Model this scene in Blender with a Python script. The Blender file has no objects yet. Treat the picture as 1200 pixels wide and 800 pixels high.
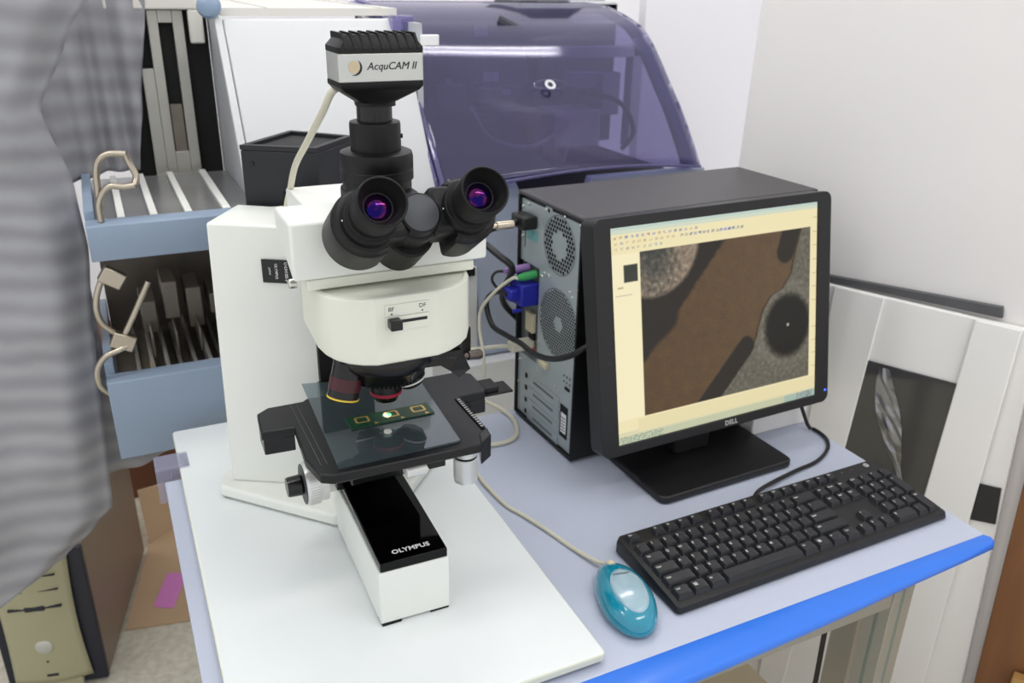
import bpy, bmesh, math, random
from mathutils import Vector, Matrix, noise
random.seed(7)
COL = bpy.context.scene.collection
PI = math.pi

# ---------------------------------------------------------------- materials
def lin(c):
    c = c / 255.0
    return c / 12.92 if c <= 0.04045 else ((c + 0.055) / 1.055) ** 2.4
def rgb(r, g, b): return (lin(r), lin(g), lin(b), 1)
MATS = {}
def mat(name, col, rough=.5, metal=0, var=0, scale=40, bump=0, bscale=200, coat=0, spec=.5, trans=0, ior=1.45, emit=0, alpha=1, stretch=None):
    m = bpy.data.materials.new(name); m.use_nodes = True
    nt = m.node_tree; b = nt.nodes['Principled BSDF']
    c = rgb(*col); b.inputs['Base Color'].default_value = c
    b.inputs['Roughness'].default_value = rough; b.inputs['Metallic'].default_value = metal
    b.inputs['Coat Weight'].default_value = coat; b.inputs['Coat Roughness'].default_value = .08
    b.inputs['Specular IOR Level'].default_value = spec
    b.inputs['Transmission Weight'].default_value = trans; b.inputs['IOR'].default_value = ior
    b.inputs['Alpha'].default_value = alpha
    if emit:
        b.inputs['Emission Color'].default_value = c; b.inputs['Emission Strength'].default_value = emit
    tc = nt.nodes.new('ShaderNodeTexCoord'); src = tc.outputs['Object']
    if stretch:
        mp = nt.nodes.new('ShaderNodeMapping'); mp.inputs['Scale'].default_value = stretch
        nt.links.new(src, mp.inputs['Vector']); src = mp.outputs['Vector']
    if var:
        n = nt.nodes.new('ShaderNodeTexNoise'); n.inputs['Scale'].default_value = scale; n.inputs['Detail'].default_value = 5
        nt.links.new(src, n.inputs['Vector'])
        mx = nt.nodes.new('ShaderNodeMix'); mx.data_type = 'RGBA'
        mx.inputs[6].default_value = tuple(max(0, x * (1 - var)) for x in c[:3]) + (1,)
        mx.inputs[7].default_value = tuple(min(1, x * (1 + var)) for x in c[:3]) + (1,)
        nt.links.new(n.outputs['Fac'], mx.inputs[0]); nt.links.new(mx.outputs[2], b.inputs['Base Color'])
    if bump:
        n2 = nt.nodes.new('ShaderNodeTexNoise'); n2.inputs['Scale'].default_value = bscale; n2.inputs['Detail'].default_value = 3
        nt.links.new(src, n2.inputs['Vector'])
        bp = nt.nodes.new('ShaderNodeBump'); bp.inputs['Strength'].default_value = bump; bp.inputs['Distance'].default_value = .001
        nt.links.new(n2.outputs['Fac'], bp.inputs['Height']); nt.links.new(bp.outputs['Normal'], b.inputs['Normal'])
    MATS[name] = m
    return m
M = dict(
    enamel=mat('white_enamel', (226, 228, 222), .38, var=.02, scale=6, bump=.08, bscale=900),
    cream=mat('cream_enamel', (222, 224, 210), .35, var=.02, scale=6, bump=.05, bscale=900),
    board=mat('white_board', (226, 230, 230), .45, var=.02, scale=5, bump=.12, bscale=1200),
    blk=mat('satin_black', (14, 14, 15), .42, spec=.35, var=.1, scale=60, bump=.1, bscale=1200),
    blk2=mat('black_metal', (13, 13, 14), .26, var=.1, scale=50),
    rubber=mat('black_rubber', (14, 14, 14), .55, spec=.35, var=.1, scale=90),
    deep=mat('deep_black', (8, 8, 9), .7, var=.2, scale=30),
    gloss=mat('gloss_black', (3, 3, 4), .06, spec=.25, coat=0, var=.1, scale=30),
    stage=mat('stage_black', (19, 20, 22), .34, spec=.4, var=.08, scale=30, bump=.08, bscale=900),
    satinsteel=mat('satin_silver', (196, 197, 192), .35, metal=.55, var=.04, scale=30),
    chrome=mat('bright_chrome', (215, 214, 208), .15, metal=1, var=.03, scale=30),
    nickel=mat('warm_nickel', (178, 168, 152), .3, metal=1, var=.08, scale=40),
    dsteel=mat('gunmetal', (105, 98, 92), .25, metal=1, var=.1, scale=60),
    knurl=mat('knob_silver', (222, 222, 218), .3, metal=.5, var=.03, scale=30),
    edging=mat('cream_edging', (222, 222, 200), .45, var=.02),
    white=mat('white_print', (235, 235, 235), .5, var=.02),
    greyprint=mat('grey_print', (70, 72, 76), .5, var=.02),
    glass=None, lens=None, hood=None,
    pcb=mat('green_circuit_board', (14, 62, 38), .3, var=.5, scale=260),
    gold=mat('gold_pads', (214, 180, 110), .3, metal=.7, var=.1, scale=200),
    red=mat('red_band', (150, 24, 50), .35, var=.1), redbox=mat('maroon_barrel', (66, 20, 28), .35, var=.1),
    yellow=mat('yellow_ring', (222, 190, 60), .4, var=.03),
    table=mat('laminate_top', (184, 190, 207), .42, var=.06, scale=500, bump=.05, bscale=700),
    blue=mat('blue_edge_strip', (46, 116, 222), .28, var=.02, scale=20, coat=.2),
    alu=mat('aluminium_profile', (158, 156, 148), .36, metal=.55, var=.05, scale=30),
    groove=mat('green_groove', (112, 122, 112), .5, var=.05),
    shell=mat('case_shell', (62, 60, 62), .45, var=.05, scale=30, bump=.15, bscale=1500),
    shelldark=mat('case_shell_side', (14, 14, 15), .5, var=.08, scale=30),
    zinc=mat('zinc_plate', (172, 182, 184), .36, metal=.45, var=.06, scale=14),
    zincd=mat('zinc_dark', (112, 118, 118), .4, metal=.4, var=.1, scale=40),
    hole=mat('hole_black', (14, 13, 12), .8, var=.1),
    teal=mat('teal_sticker', (120, 178, 178), .5, var=.25, scale=300),
    purple=mat('purple_plug', (150, 118, 176), .5, var=.05), green=mat('green_plug', (56, 150, 84), .5, var=.05),
    vga=mat('blue_plug', (30, 36, 150), .5, var=.1), beige=mat('beige_plug', (206, 196, 164), .5, var=.05),
    redjack=mat('red_jack', (180, 90, 74), .5, var=.05),
    wcable=mat('cream_cable', (206, 202, 184), .5, var=.05, scale=60), bcable=mat('black_cable', (24, 24, 25), .42, var=.05),
    monitor=mat('monitor_plastic', (22, 22, 24), .42, var=.05, scale=30, bump=.12, bscale=2200),
    base=mat('base_plastic', (28, 28, 30), .38, var=.05, scale=30, bump=.12, bscale=2200),
    key=mat('key_plastic', (36, 37, 41), .42, var=.05, scale=30, bump=.1, bscale=2000), kbody=mat('keyboard_body', (24, 24, 26), .36, var=.06, scale=30, bump=.1, bscale=2000),
    legend=mat('key_legend', (196, 196, 190), .5, var=.02),
    turq=None, mousegrey=mat('frosted_dome', (150, 176, 188), .22, coat=.6, var=.12, scale=60),
    mach=mat('machine_white', (206, 207, 208), .5, var=.02, scale=4), machg=mat('machine_grey', (178, 181, 184), .5, var=.05, scale=8),
    machb=mat('machine_beige', (214, 212, 204), .5, var=.03, scale=6), bluegrey=mat('blue_grey_paint', (136, 152, 172), .42, var=.04, scale=12, bump=.08, bscale=600),
    panelblue=mat('pale_blue_panel', (166, 176, 194), .5, var=.05, scale=6),
    plate=mat('worn_steel', (186, 184, 176), .3, metal=.45, var=.18, scale=14),
    plated=mat('dull_steel', (128, 120, 110), .4, metal=.4, var=.35, scale=22),
    tray=mat('tray_film', (140, 140, 140), .25, metal=.4, var=.2, scale=10),
    strip=mat('white_strip', (222, 222, 218), .5, var=.03),
    wall=mat('painted_wall', (245, 243, 247), .75, var=.02, scale=3), foam=mat('white_foam', (232, 230, 227), .7, var=.025, scale=7, bump=.25, bscale=30),
    foamr=mat('grey_foam', (226, 223, 221), .75, var=.03, scale=5, bump=.3, bscale=24),
    darkgap=mat('dark_grey', (84, 84, 86), .5, var=.2, scale=26), film=mat('smoked_sheet', (52, 51, 50), .16, var=.3, scale=9, coat=.8, bump=.5, bscale=14),
    blacksq=mat('black_sheet', (40, 40, 40), .5, var=.1, scale=30),
    wood=mat('brown_wood', (120, 78, 46), .5, var=.3, scale=7, stretch=(8, 8, .8)), wood2=mat('light_wood', (176, 134, 78), .5, var=.15, scale=9),
    floor=None, card=mat('cardboard', (198, 168, 134), .8, var=.07, scale=12), carton=mat('dark_carton', (104, 66, 46), .8, var=.12, scale=12),
    pink=mat('pink_paper', (226, 140, 208), .7, var=.06, scale=30),
    pcbeige=mat('beige_plastic', (168, 164, 134), .45, var=.05, scale=12), pcside=mat('brown_steel_side', (128, 112, 98), .42, metal=.2, var=.06, scale=12),
    pctrim=mat('dark_navy_plastic', (34, 36, 48), .5, var=.06), lbox=mat('light_card', (206, 190, 158), .7, var=.05, scale=8),
    lampbox=mat('lamp_house_black', (24, 25, 30), .5, var=.06, scale=20, bump=.1, bscale=900), mesh=mat('vent_mesh', (30, 31, 33), .7, var=.4, scale=600, bump=.6, bscale=900),
    cloth=None, tape=mat('clear_tape', (170, 172, 196), .15, var=.1, scale=60, alpha=.38),
    knobblue=mat('blue_knob', (128, 148, 172), .3, var=.08, coat=.3), led=mat('blue_led', (40, 70, 255), .3, emit=6), beam=mat('lit_lens', (255, 252, 240), .3, emit=2),
    scrub=mat('crescent_gold', (196, 180, 150), .4, metal=.3, var=.1), fluo=mat('tube_light', (255, 253, 248), .3, emit=14), carb=mat('sticker_black', (22, 22, 24), .4, var=.05),
    ledge=mat('machine_plinth', (226, 228, 230), .5, var=.04, scale=6),
)
def special(name, fn):
    m = bpy.data.materials.new(name); m.use_nodes = True; nt = m.node_tree
    for n in list(nt.nodes): nt.nodes.remove(n)
    out = nt.nodes.new('ShaderNodeOutputMaterial'); fn(nt, out); return m
def _film(tint, gloss_w, rough, diff=None, dw=0, noise_s=0):
    def fn(nt, out):
        t = nt.nodes.new('ShaderNodeBsdfTransparent'); t.inputs[0].default_value = rgb(*tint)
        g = nt.nodes.new('ShaderNodeBsdfGlossy'); g.inputs['Roughness'].default_value = rough; g.inputs['Color'].default_value = (.9, .9, .95, 1)
        last = t.outputs[0]
        if diff:
            d = nt.nodes.new('ShaderNodeBsdfDiffuse'); d.inputs[0].default_value = rgb(*diff)
            mx = nt.nodes.new('ShaderNodeMixShader'); mx.inputs[0].default_value = dw
            if noise_s:
                tc = nt.nodes.new('ShaderNodeTexCoord'); n = nt.nodes.new('ShaderNodeTexNoise'); n.inputs['Scale'].default_value = noise_s; n.inputs['Detail'].default_value = 4
                nt.links.new(tc.outputs['Object'], n.inputs['Vector'])
                mr = nt.nodes.new('ShaderNodeMapRange'); mr.inputs['From Min'].default_value = .3; mr.inputs['From Max'].default_value = .7
                mr.inputs['To Min'].default_value = dw * .75; mr.inputs['To Max'].default_value = dw * 1.25
                nt.links.new(n.outputs['Fac'], mr.inputs['Value']); nt.links.new(mr.outputs[0], mx.inputs[0])
            nt.links.new(last, mx.inputs[1]); nt.links.new(d.outputs[0], mx.inputs[2]); last = mx.outputs[0]
        lw = nt.nodes.new('ShaderNodeLayerWeight'); lw.inputs['Blend'].default_value = .5
        pw_ = nt.nodes.new('ShaderNodeMath'); pw_.operation = 'POWER'; pw_.inputs[1].default_value = 4; nt.links.new(lw.outputs['Facing'], pw_.inputs[0])
        mul = nt.nodes.new('ShaderNodeMath'); mul.operation = 'MULTIPLY_ADD'; mul.inputs[1].default_value = .8 * gloss_w; mul.inputs[2].default_value = .05 * gloss_w
        nt.links.new(pw_.outputs[0], mul.inputs[0])
        m2 = nt.nodes.new('ShaderNodeMixShader'); nt.links.new(mul.outputs[0], m2.inputs[0])
        nt.links.new(last, m2.inputs[1]); nt.links.new(g.outputs[0], m2.inputs[2]); nt.links.new(m2.outputs[0], out.inputs[0])
    return fn
M['glass'] = special('clear_glass_plate', _film((190, 204, 206), 1.5, .03, (150, 168, 174), .1))
M['hood'] = special('purple_acrylic', _film((184, 180, 208), 1.0, .08, (100, 94, 144), .14, 4))
M['hoodrim'] = special('purple_acrylic_rim', _film((176, 172, 214), 1.2, .08, (134, 126, 178), .30, 4))
M['filmglint'] = special('film_glint', _film((240, 240, 240), 3, .12, (200, 200, 200), .06, 60))
M['turq'] = mat('turquoise_plastic', (20, 150, 178), .14, trans=.25, ior=1.45, coat=.8, var=.18, scale=50)
def _lens(nt, out):
    d = nt.nodes.new('ShaderNodeBsdfDiffuse'); d.inputs[0].default_value = rgb(10, 6, 22)
    g = nt.nodes.new('ShaderNodeBsdfGlossy'); g.inputs['Roughness'].default_value = .05
    tc = nt.nodes.new('ShaderNodeTexCoord'); n = nt.nodes.new('ShaderNodeTexNoise'); n.inputs['Scale'].default_value = 110
    cr = nt.nodes.new('ShaderNodeValToRGB'); e_ = cr.color_ramp.elements; e_[0].position = .42; e_[0].color = (.10, .06, 1, 1); e_[1].position = .58; e_[1].color = (1, .16, .75, 1)
    nt.links.new(tc.outputs['Object'], n.inputs['Vector']); nt.links.new(n.outputs['Fac'], cr.inputs[0]); nt.links.new(cr.outputs[0], g.inputs['Color'])
    n2 = nt.nodes.new('ShaderNodeTexNoise'); n2.inputs['Scale'].default_value = 160; nt.links.new(tc.outputs['Object'], n2.inputs['Vector'])
    bp = nt.nodes.new('ShaderNodeBump'); bp.inputs['Strength'].default_value = .25; bp.inputs['Distance'].default_value = .001
    nt.links.new(n2.outputs['Fac'], bp.inputs['Height']); nt.links.new(bp.outputs[0], g.inputs['Normal'])
    m = nt.nodes.new('ShaderNodeMixShader'); m.inputs[0].default_value = .085; nt.links.new(d.outputs[0], m.inputs[1]); nt.links.new(g.outputs[0], m.inputs[2]); nt.links.new(m.outputs[0], out.inputs[0])
M['lens'] = special('coated_lens', _lens)
def _floor(nt, out):
    b = nt.nodes.new('ShaderNodeBsdfPrincipled'); b.inputs['Roughness'].default_value = .55
    tc = nt.nodes.new('ShaderNodeTexCoord'); n = nt.nodes.new('ShaderNodeTexNoise'); n.inputs['Scale'].default_value = 60; n.inputs['Detail'].default_value = 6
    cr = nt.nodes.new('ShaderNodeValToRGB'); e = cr.color_ramp.elements
    e[0].position = .3; e[0].color = rgb(196, 190, 170); e[1].position = .7; e[1].color = rgb(222, 217, 198)
    nt.links.new(tc.outputs['Object'], n.inputs['Vector']); nt.links.new(n.outputs['Fac'], cr.inputs[0]); nt.links.new(cr.outputs[0], b.inputs['Base Color']); nt.links.new(b.outputs[0], out.inputs[0])
M['floor'] = special('speckled_vinyl', _floor)
def _cloth(nt, out):
    b = nt.nodes.new('ShaderNodeBsdfPrincipled'); b.inputs['Roughness'].default_value = .85
    uv = nt.nodes.new('ShaderNodeTexCoord'); mp = nt.nodes.new('ShaderNodeMapping'); nt.links.new(uv.outputs['UV'], mp.inputs[0])
    mp.inputs['Scale'].default_value = (1, 1, 1)
    w = nt.nodes.new('ShaderNodeTexWave'); w.wave_type = 'BANDS'; w.bands_direction = 'Y'; w.inputs['Scale'].default_value = 8.5; w.inputs['Distortion'].default_value = 1.5; w.inputs['Detail'].default_value = 3; w.inputs['Detail Scale'].default_value = 1.6
    nt.links.new(mp.outputs[0], w.inputs['Vector'])
    n = nt.nodes.new('ShaderNodeTexNoise'); n.inputs['Scale'].default_value = 9; n.inputs['Detail'].default_value = 8; nt.links.new(mp.outputs[0], n.inputs['Vector'])
    ad = nt.nodes.new('ShaderNodeMath'); ad.operation = 'MULTIPLY_ADD'; ad.inputs[1].default_value = .45; nt.links.new(w.outputs['Fac'], ad.inputs[0])
    mu = nt.nodes.new('ShaderNodeMath'); mu.operation = 'MULTIPLY'; mu.inputs[1].default_value = .5; nt.links.new(n.outputs['Fac'], mu.inputs[0]); nt.links.new(mu.outputs[0], ad.inputs[2])
    cr = nt.nodes.new('ShaderNodeValToRGB'); e = cr.color_ramp.elements
    e[0].position = .15; e[0].color = rgb(132, 132, 137); e[1].position = .85; e[1].color = rgb(160, 160, 164)
    nt.links.new(ad.outputs[0], cr.inputs[0]); nt.links.new(cr.outputs[0], b.inputs['Base Color']); nt.links.new(b.outputs[0], out.inputs[0])
M['cloth'] = special('striped_grey_cloth', _cloth)

# ---------------------------------------------------------------- mesh helpers
class Root:
    """an Empty at a thing's base; world() turns a world point into its frame"""
    pass
def tag(o, label=None, cat=None, group=None, kind=None):
    if label: o['label'] = label
    if cat: o['category'] = cat
    if group: o['group'] = group
    if kind: o['kind'] = kind
    return o
def empty(name, loc, rz=0, label=None, cat=None, group=None):
    o = bpy.data.objects.new(name, None); COL.objects.link(o); o.location = loc; o.rotation_euler = (0, 0, rz)
    o.empty_display_size = .05
    tag(o, label, cat, group)
    return o
def rootmat(o):
    while o.parent: o = o.parent
    return Matrix.Translation(o.location) @ Matrix.Rotation(o.rotation_euler[2], 4, 'Z')
def obj(name, bm, mats, parent=None, world=True, smooth=True, bevel=0, seg=2, label=None, autosm=35, origin=None):
    """one mesh object. world=True: bm is given in world coordinates"""
    bmesh.ops.recalc_face_normals(bm, faces=bm.faces)
    if parent is not None and world:
        bm.transform(rootmat(parent).inverted())
    me = bpy.data.meshes.new(name); 
    if parent is None and origin is None:
        xs = [v.co for v in bm.verts]
        c = Vector((sum(v.x for v in xs) / len(xs), sum(v.y for v in xs) / len(xs), min(v.z for v in xs))); origin = c
    if parent is None: bm.transform(Matrix.Translation(-Vector(origin)))
    bm.to_mesh(me); bm.free()
    if not isinstance(mats, (list, tuple)): mats = [mats]
    for m in mats: me.materials.append(M[m] if isinstance(m, str) else m)
    o = bpy.data.objects.new(name, me); COL.objects.link(o)
    if parent is not None: o.parent = parent
    else: o.location = origin
    if smooth:
        for p in me.polygons: p.use_smooth = True
        try: me.set_sharp_from_angle(angle=math.radians(autosm))
        except Exception: pass
    if bevel:
        b = o.modifiers.new('bevel', 'BEVEL'); b.width = bevel; b.segments = seg; b.limit_method = 'ANGLE'; b.angle_limit = math.radians(40)
        b.harden_normals = False
    if label: o['label'] = label
    return o
def box(bm, x0, x1, y0, y1, z0, z1, mi=0, mtx=None):
    vs = [bm.verts.new((x, y, z)) for x in (x0, x1) for y in (y0, y1) for z in (z0, z1)]
    if mtx: 
        for v in vs: v.co = mtx @ v.co
    for f in ((0, 1, 3, 2), (4, 6, 7, 5), (0, 4, 5, 1), (2, 3, 7, 6), (0, 2, 6, 4), (1, 5, 7, 3)):
        bm.faces.new([vs[i] for i in f]).material_index = mi
    return vs
def Box(*a, **k):
    bm = bmesh.new(); box(bm, *a, **k); return bm
def prism(bm, pts, z0, z1, mi=0, mtx=None, inset=0):
    """pts: (x,y) outline; z0,z1 floats or functions"""
    n = len(pts)
    lo = [bm.verts.new((p[0], p[1], z0)) for p in pts]; hi = [bm.verts.new((p[0], p[1], z1)) for p in pts]
    if mtx:
        for v in lo + hi: v.co = mtx @ v.co
    fs = [bm.faces.new(lo[::-1]), bm.faces.new(hi)]
    for i in range(n): fs.append(bm.faces.new((lo[i], lo[(i + 1) % n], hi[(i + 1) % n], hi[i])))
    for f in fs: f.material_index = mi
    return lo, hi
def Prism(*a, **k):
    bm = bmesh.new(); prism(bm, *a, **k); return bm
def frame_axis(o, ax, up=(0, 0, 1)):
    z = Vector(ax).normalized(); u = Vector(up)
    if abs(z.dot(u)) > .98: u = Vector((0, 1, 0))
    x = u.cross(z).normalized(); y = z.cross(x)
    m = Matrix((x, y, z)).transposed().to_4x4(); m.translation = Vector(o); return m
def lathe(bm, o, ax, prof, seg=40, mi=0, close0=True, close1=True, a0=0):
    """prof: list of (s, r[, mi]) along axis"""
    m = frame_axis(o, ax); rings = []
    for p in prof:
        s, r = p[0], p[1]
        rings.append([bm.verts.new(m @ Vector((r * math.cos(a0 + 2 * PI * k / seg), r * math.sin(a0 + 2 * PI * k / seg), s))) for k in range(seg)])
    for i in range(len(prof) - 1):
        mm = prof[i + 1][2] if len(prof[i + 1]) > 2 else mi
        for k in range(seg):
            bm.faces.new((rings[i][k], rings[i][(k + 1) % seg], rings[i + 1][(k + 1) % seg], rings[i + 1][k])).material_index = mm
    if close0: bm.faces.new(rings[0][::-1]).material_index = mi
    if close1: bm.faces.new(rings[-1]).material_index = prof[-1][2] if len(prof[-1]) > 2 else mi
def Lathe(*a, **k):
    bm = bmesh.new(); lathe(bm, *a, **k); return bm
def smooth_path(P, n=8):
    P = [Vector(p) for p in P]
    if len(P) < 3: return P
    Q = [P[0] * 2 - P[1]] + P + [P[-1] * 2 - P[-2]]; out = []
    for i in range(1, len(Q) - 2):
        a, b, c, d = Q[i - 1:i + 3]
        for k in range(n):
            t = k / n
            out.append(.5 * ((2 * b) + (c - a) * t + (2 * a - 5 * b + 4 * c - d) * t * t + (3 * b - a - 3 * c + d) * t ** 3))
    out.append(P[-1]); return out
def tube(bm, P, r, seg=10, n=8, mi=0):
    P = smooth_path(P, n) if n > 1 else [Vector(p) for p in P]
    rr = r if callable(r) else (lambda t: r)
    t0 = (P[1] - P[0]).normalized(); up = Vector((0, 0, 1)) if abs(t0.z) < .9 else Vector((1, 0, 0))
    x = up.cross(t0).normalized(); rings = []
    for i, p in enumerate(P):
        t = (P[min(i + 1, len(P) - 1)] - P[max(i - 1, 0)]).normalized()
        x = (x - t * x.dot(t)).normalized(); y = t.cross(x); R = rr(i / (len(P) - 1))
        rings.append([bm.verts.new(p + x * R * math.cos(2 * PI * k / seg) + y * R * math.sin(2 * PI * k / seg)) for k in range(seg)])
    for i in range(len(rings) - 1):
        for k in range(seg):
            bm.faces.new((rings[i][k], rings[i][(k + 1) % seg], rings[i + 1][(k + 1) % seg], rings[i + 1][k])).material_index = mi
    bm.faces.new(rings[0][::-1]).material_index = mi; bm.faces.new(rings[-1]).material_index = mi
def Tube(*a, **k):
    bm = bmesh.new(); tube(bm, *a, **k); return bm
def disc(bm, c, nrm, r, seg=24, mi=0, sx=1, sy=1, up=(0, 0, 1), a0=0):
    m = frame_axis(c, nrm, up)
    f = bm.faces.new([bm.verts.new(m @ Vector((r * sx * math.cos(a0 + 2 * PI * k / seg), r * sy * math.sin(a0 + 2 * PI * k / seg), 0))) for k in range(seg)]); f.material_index = mi
def text_bm(s, size, o, X, Y, depth=.0003, align='CENTER', shear=0, bold=0, spacing=1, bm=None, mi=0):
    """letters as a thin mesh laid on the plane X,Y through o"""
    cu = bpy.data.curves.new('t', 'FONT'); cu.body = s; cu.size = size; cu.align_x = align; cu.align_y = 'CENTER'
    cu.shear = shear; cu.offset = bold; cu.extrude = depth / 2; cu.space_character = spacing; cu.resolution_u = 3
    t = bpy.data.objects.new('t', cu); COL.objects.link(t)
    me = bpy.data.meshes.new_from_object(t, depsgraph=bpy.context.evaluated_depsgraph_get())
    bpy.data.objects.remove(t); bpy.data.curves.remove(cu)
    X = Vector(X).normalized(); Y = Vector(Y).normalized(); Z = X.cross(Y)
    m = Matrix((X, Y, Z)).transposed().to_4x4(); m.translation = Vector(o) + Z * depth / 2
    me.transform(m)
    if bm is None: bm = bmesh.new()
    n0 = len(bm.faces); bm.from_mesh(me); bpy.data.meshes.remove(me)
    bm.faces.ensure_lookup_table()
    for f in bm.faces[n0:]: f.material_index = mi
    return bm
def rounded(x0, x1, y0, y1, r, n=5):
    out = []
    for cx, cy, a in ((x1 - r, y1 - r, 0), (x0 + r, y1 - r, PI / 2), (x0 + r, y0 + r, PI), (x1 - r, y0 + r, 1.5 * PI)):
        for k in range(n + 1):
            t = a + PI / 2 * k / n; out.append((cx + r * math.cos(t), cy + r * math.sin(t)))
    return out
def extrude_u(bm, prof, u0, u1, mi=0):
    """profile of (y,z) extruded along x"""
    a = [bm.verts.new((u0, p[0], p[1])) for p in prof]; b = [bm.verts.new((u1, p[0], p[1])) for p in prof]; n = len(prof)
    fs = [bm.faces.new(a), bm.faces.new(b[::-1])]
    for i in range(n): fs.append(bm.faces.new((a[i], b[i], b[(i + 1) % n], a[(i + 1) % n])))
    for f in fs: f.material_index = mi
def quad(bm, pts, mi=0):
    f = bm.faces.new([bm.verts.new(p) for p in pts]); f.material_index = mi; return f
def struct(name, bm, m, label, **k):
    o = obj(name, bm, m, **k); o['kind'] = 'structure'; o['label'] = label; return o

def area(name, loc, rot, sx, sy, e_, col=(1, 1, 1)):
    l = bpy.data.lights.new(name, 'AREA'); l.shape = 'RECTANGLE'; l.size = sx; l.size_y = sy; l.energy = e_; l.color = col
    o = bpy.data.objects.new(name, l); COL.objects.link(o); o.location = loc; o.rotation_euler = rot; return o
# everything is measured from the table top (z = 0); the floor is 0.75 below it
FZ = -.75
# ---------------------------------------------------------------- camera
f, pitch, roll, H, TA = 991.3, .4069, .0198, .6528, .4558
c, s = math.cos(pitch), math.sin(pitch)
fw = Vector((0, c, -s)); rt = Vector((1, 0, 0)); up = rt.cross(fw)
r2 = rt * math.cos(roll) + up * math.sin(roll); u2 = up * math.cos(roll) - rt * math.sin(roll)
Rz = Matrix.Rotation(-TA, 3, 'Z')
fw, r2, u2 = Rz @ fw, Rz @ r2, Rz @ u2
cam = bpy.data.cameras.new('camera'); co = bpy.data.objects.new('camera', cam); COL.objects.link(co)
mw = Matrix((r2, u2, -fw)).transposed().to_4x4(); mw.translation = Vector((0, 0, H)); co.matrix_world = mw
cam.sensor_width = 36; cam.lens = f / 1200 * 36; cam.clip_start = .02
cam.dof.use_dof = True; cam.dof.focus_distance = .80; cam.dof.aperture_fstop = 9
bpy.context.scene.camera = co

# ---------------------------------------------------------------- the room
struct('floor', Box(-1.6, 3.2, -1.2, 3.2, FZ - .02, FZ), 'floor', 'speckled beige vinyl floor')
struct('wall_back', Box(-1.6, 3.2, 3.0, 3.06, FZ, 1.9), 'wall', 'pale wall behind the machine')
e = Vector((.41, -.91, 0)).normalized(); nn = Vector((-.91, -.41, 0)).normalized(); P0 = Vector((1.0, 1.15, 0))
def pw(s_, z, d=0): v = P0 + e * s_ + nn * d; v.z = z; return v
def wallslab(bm, pts, d0, d1, mi=0):
    lo = [bm.verts.new(pw(a, z, d0)) for a, z in pts]; hi = [bm.verts.new(pw(a, z, d1)) for a, z in pts]; n = len(pts)
    fs = [bm.faces.new(lo), bm.faces.new(hi[::-1])] + [bm.faces.new((lo[i], hi[i], hi[(i + 1) % n], lo[(i + 1) % n])) for i in range(n)]
    for f_ in fs: f_.material_index = mi
    return bm
struct('wall_right', wallslab(bmesh.new(), [(-.03, FZ), (2.4, FZ), (2.4, 1.9), (-.03, 1.9)], -.13, -.19), 'wall', 'pale wall along the right side')
# leaning boards
bm = bmesh.new(); wallslab(bm, [(-.035, FZ), (1.02, FZ), (1.02, 1.25), (.006, 1.25)], -.045, -.014)
tag(obj('foam_board', bm, 'foamr', bevel=.004), 'tall off-white foam board filling the upper right, above the dark strip', 'board')
bm = bmesh.new(); wallslab(bm, [(.03, FZ), (.547, FZ), (.5, .186), (.03, .186)], -.012, 0)
tag(obj('foam_board', bm, 'foam', bevel=.003), 'low white foam board leaning behind the smoked black sheet', 'board')
bm = bmesh.new(); wallslab(bm, [(.1, .188), (.447, .193), (.444, .210), (.1, .196)], -.013, -.004)
tag(obj('dark_strip', bm, 'darkgap', bevel=.001), 'long dark grey strip along the top of the low white foam boards', 'strip')  # dark grey bar between the low and tall boards
bm = bmesh.new(); wallslab(bm, [(.255, -.14), (.402, -.19), (.414, .074), (.267, .072)], .001, .004)
for _ in range(0): pass
tag(obj('plastic_sheet', bm, 'film', bevel=.0006), 'square smoked black plastic sheet leaning between white foam planks', 'sheet')
bm = bmesh.new(); gA = []
for i in range(15):
    t_ = i / 14; c0 = .300 + .075 * t_ ** 1.2; z_ = .068 - .225 * t_; row = []
    for k in range(6):
        wd_ = (.004 + .016 * math.sin(PI * min(1, t_ * 1.2 + .08)) ) * (k / 5 - .5) * 2
        row.append(bm.verts.new(pw(c0 + wd_, z_, .0050 + .0035 * abs(noise.noise(Vector((i * .9, k * 1.7, 3)))) * 2)))
    gA.append(row)
for i in range(14):
    for k in range(5): bm.faces.new((gA[i][k], gA[i + 1][k], gA[i + 1][k + 1], gA[i][k + 1]))
FC = obj('film_highlight', bm, 'filmglint', smooth=False); FC.modifiers.new('thick', 'SOLIDIFY').thickness = .0003  # whitish crumpled strip added as the highlight on the plastic sheet
tag(FC, 'crinkled whitish film strip added as the highlight on the smoked black sheet', 'plastic film')
bm = bmesh.new(); wallslab(bm, [(.18, FZ), (.230, FZ), (.278, .186), (.195, .186)], .001, .005)
tag(obj('foam_plank', bm, 'foam', bevel=.002), 'narrow white foam plank left of the smoked black sheet', 'plank')
bm = bmesh.new(); wallslab(bm, [(.385, FZ), (.476, FZ), (.478, .186), (.414, .186)], .0045, .009)
tag(obj('foam_plank', bm, 'foam', bevel=.002), 'narrow white foam plank between the smoked sheet and the small black square', 'plank')
bm = bmesh.new(); wallslab(bm, [(.478, -.151), (.514, -.144), (.508, -.079), (.477, -.083)], .001, .0035)
tag(obj('rubber_patch', bm, 'blacksq'), 'small black square patch on the white foam at far right', 'patch')
bm = bmesh.new(); wallslab(bm, [(.562, FZ), (1.05, FZ), (1.05, .05), (.530, .10)], -.012, .02)
tag(obj('wooden_sheet', bm, 'wood', bevel=.002), 'dark brown wooden panel standing at the far lower right', 'panel')
bm = bmesh.new(); wallslab(bm, [(.60, FZ), (1.0, FZ), (1.0, -.34), (.60, -.38)], .025, .045)
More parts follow.
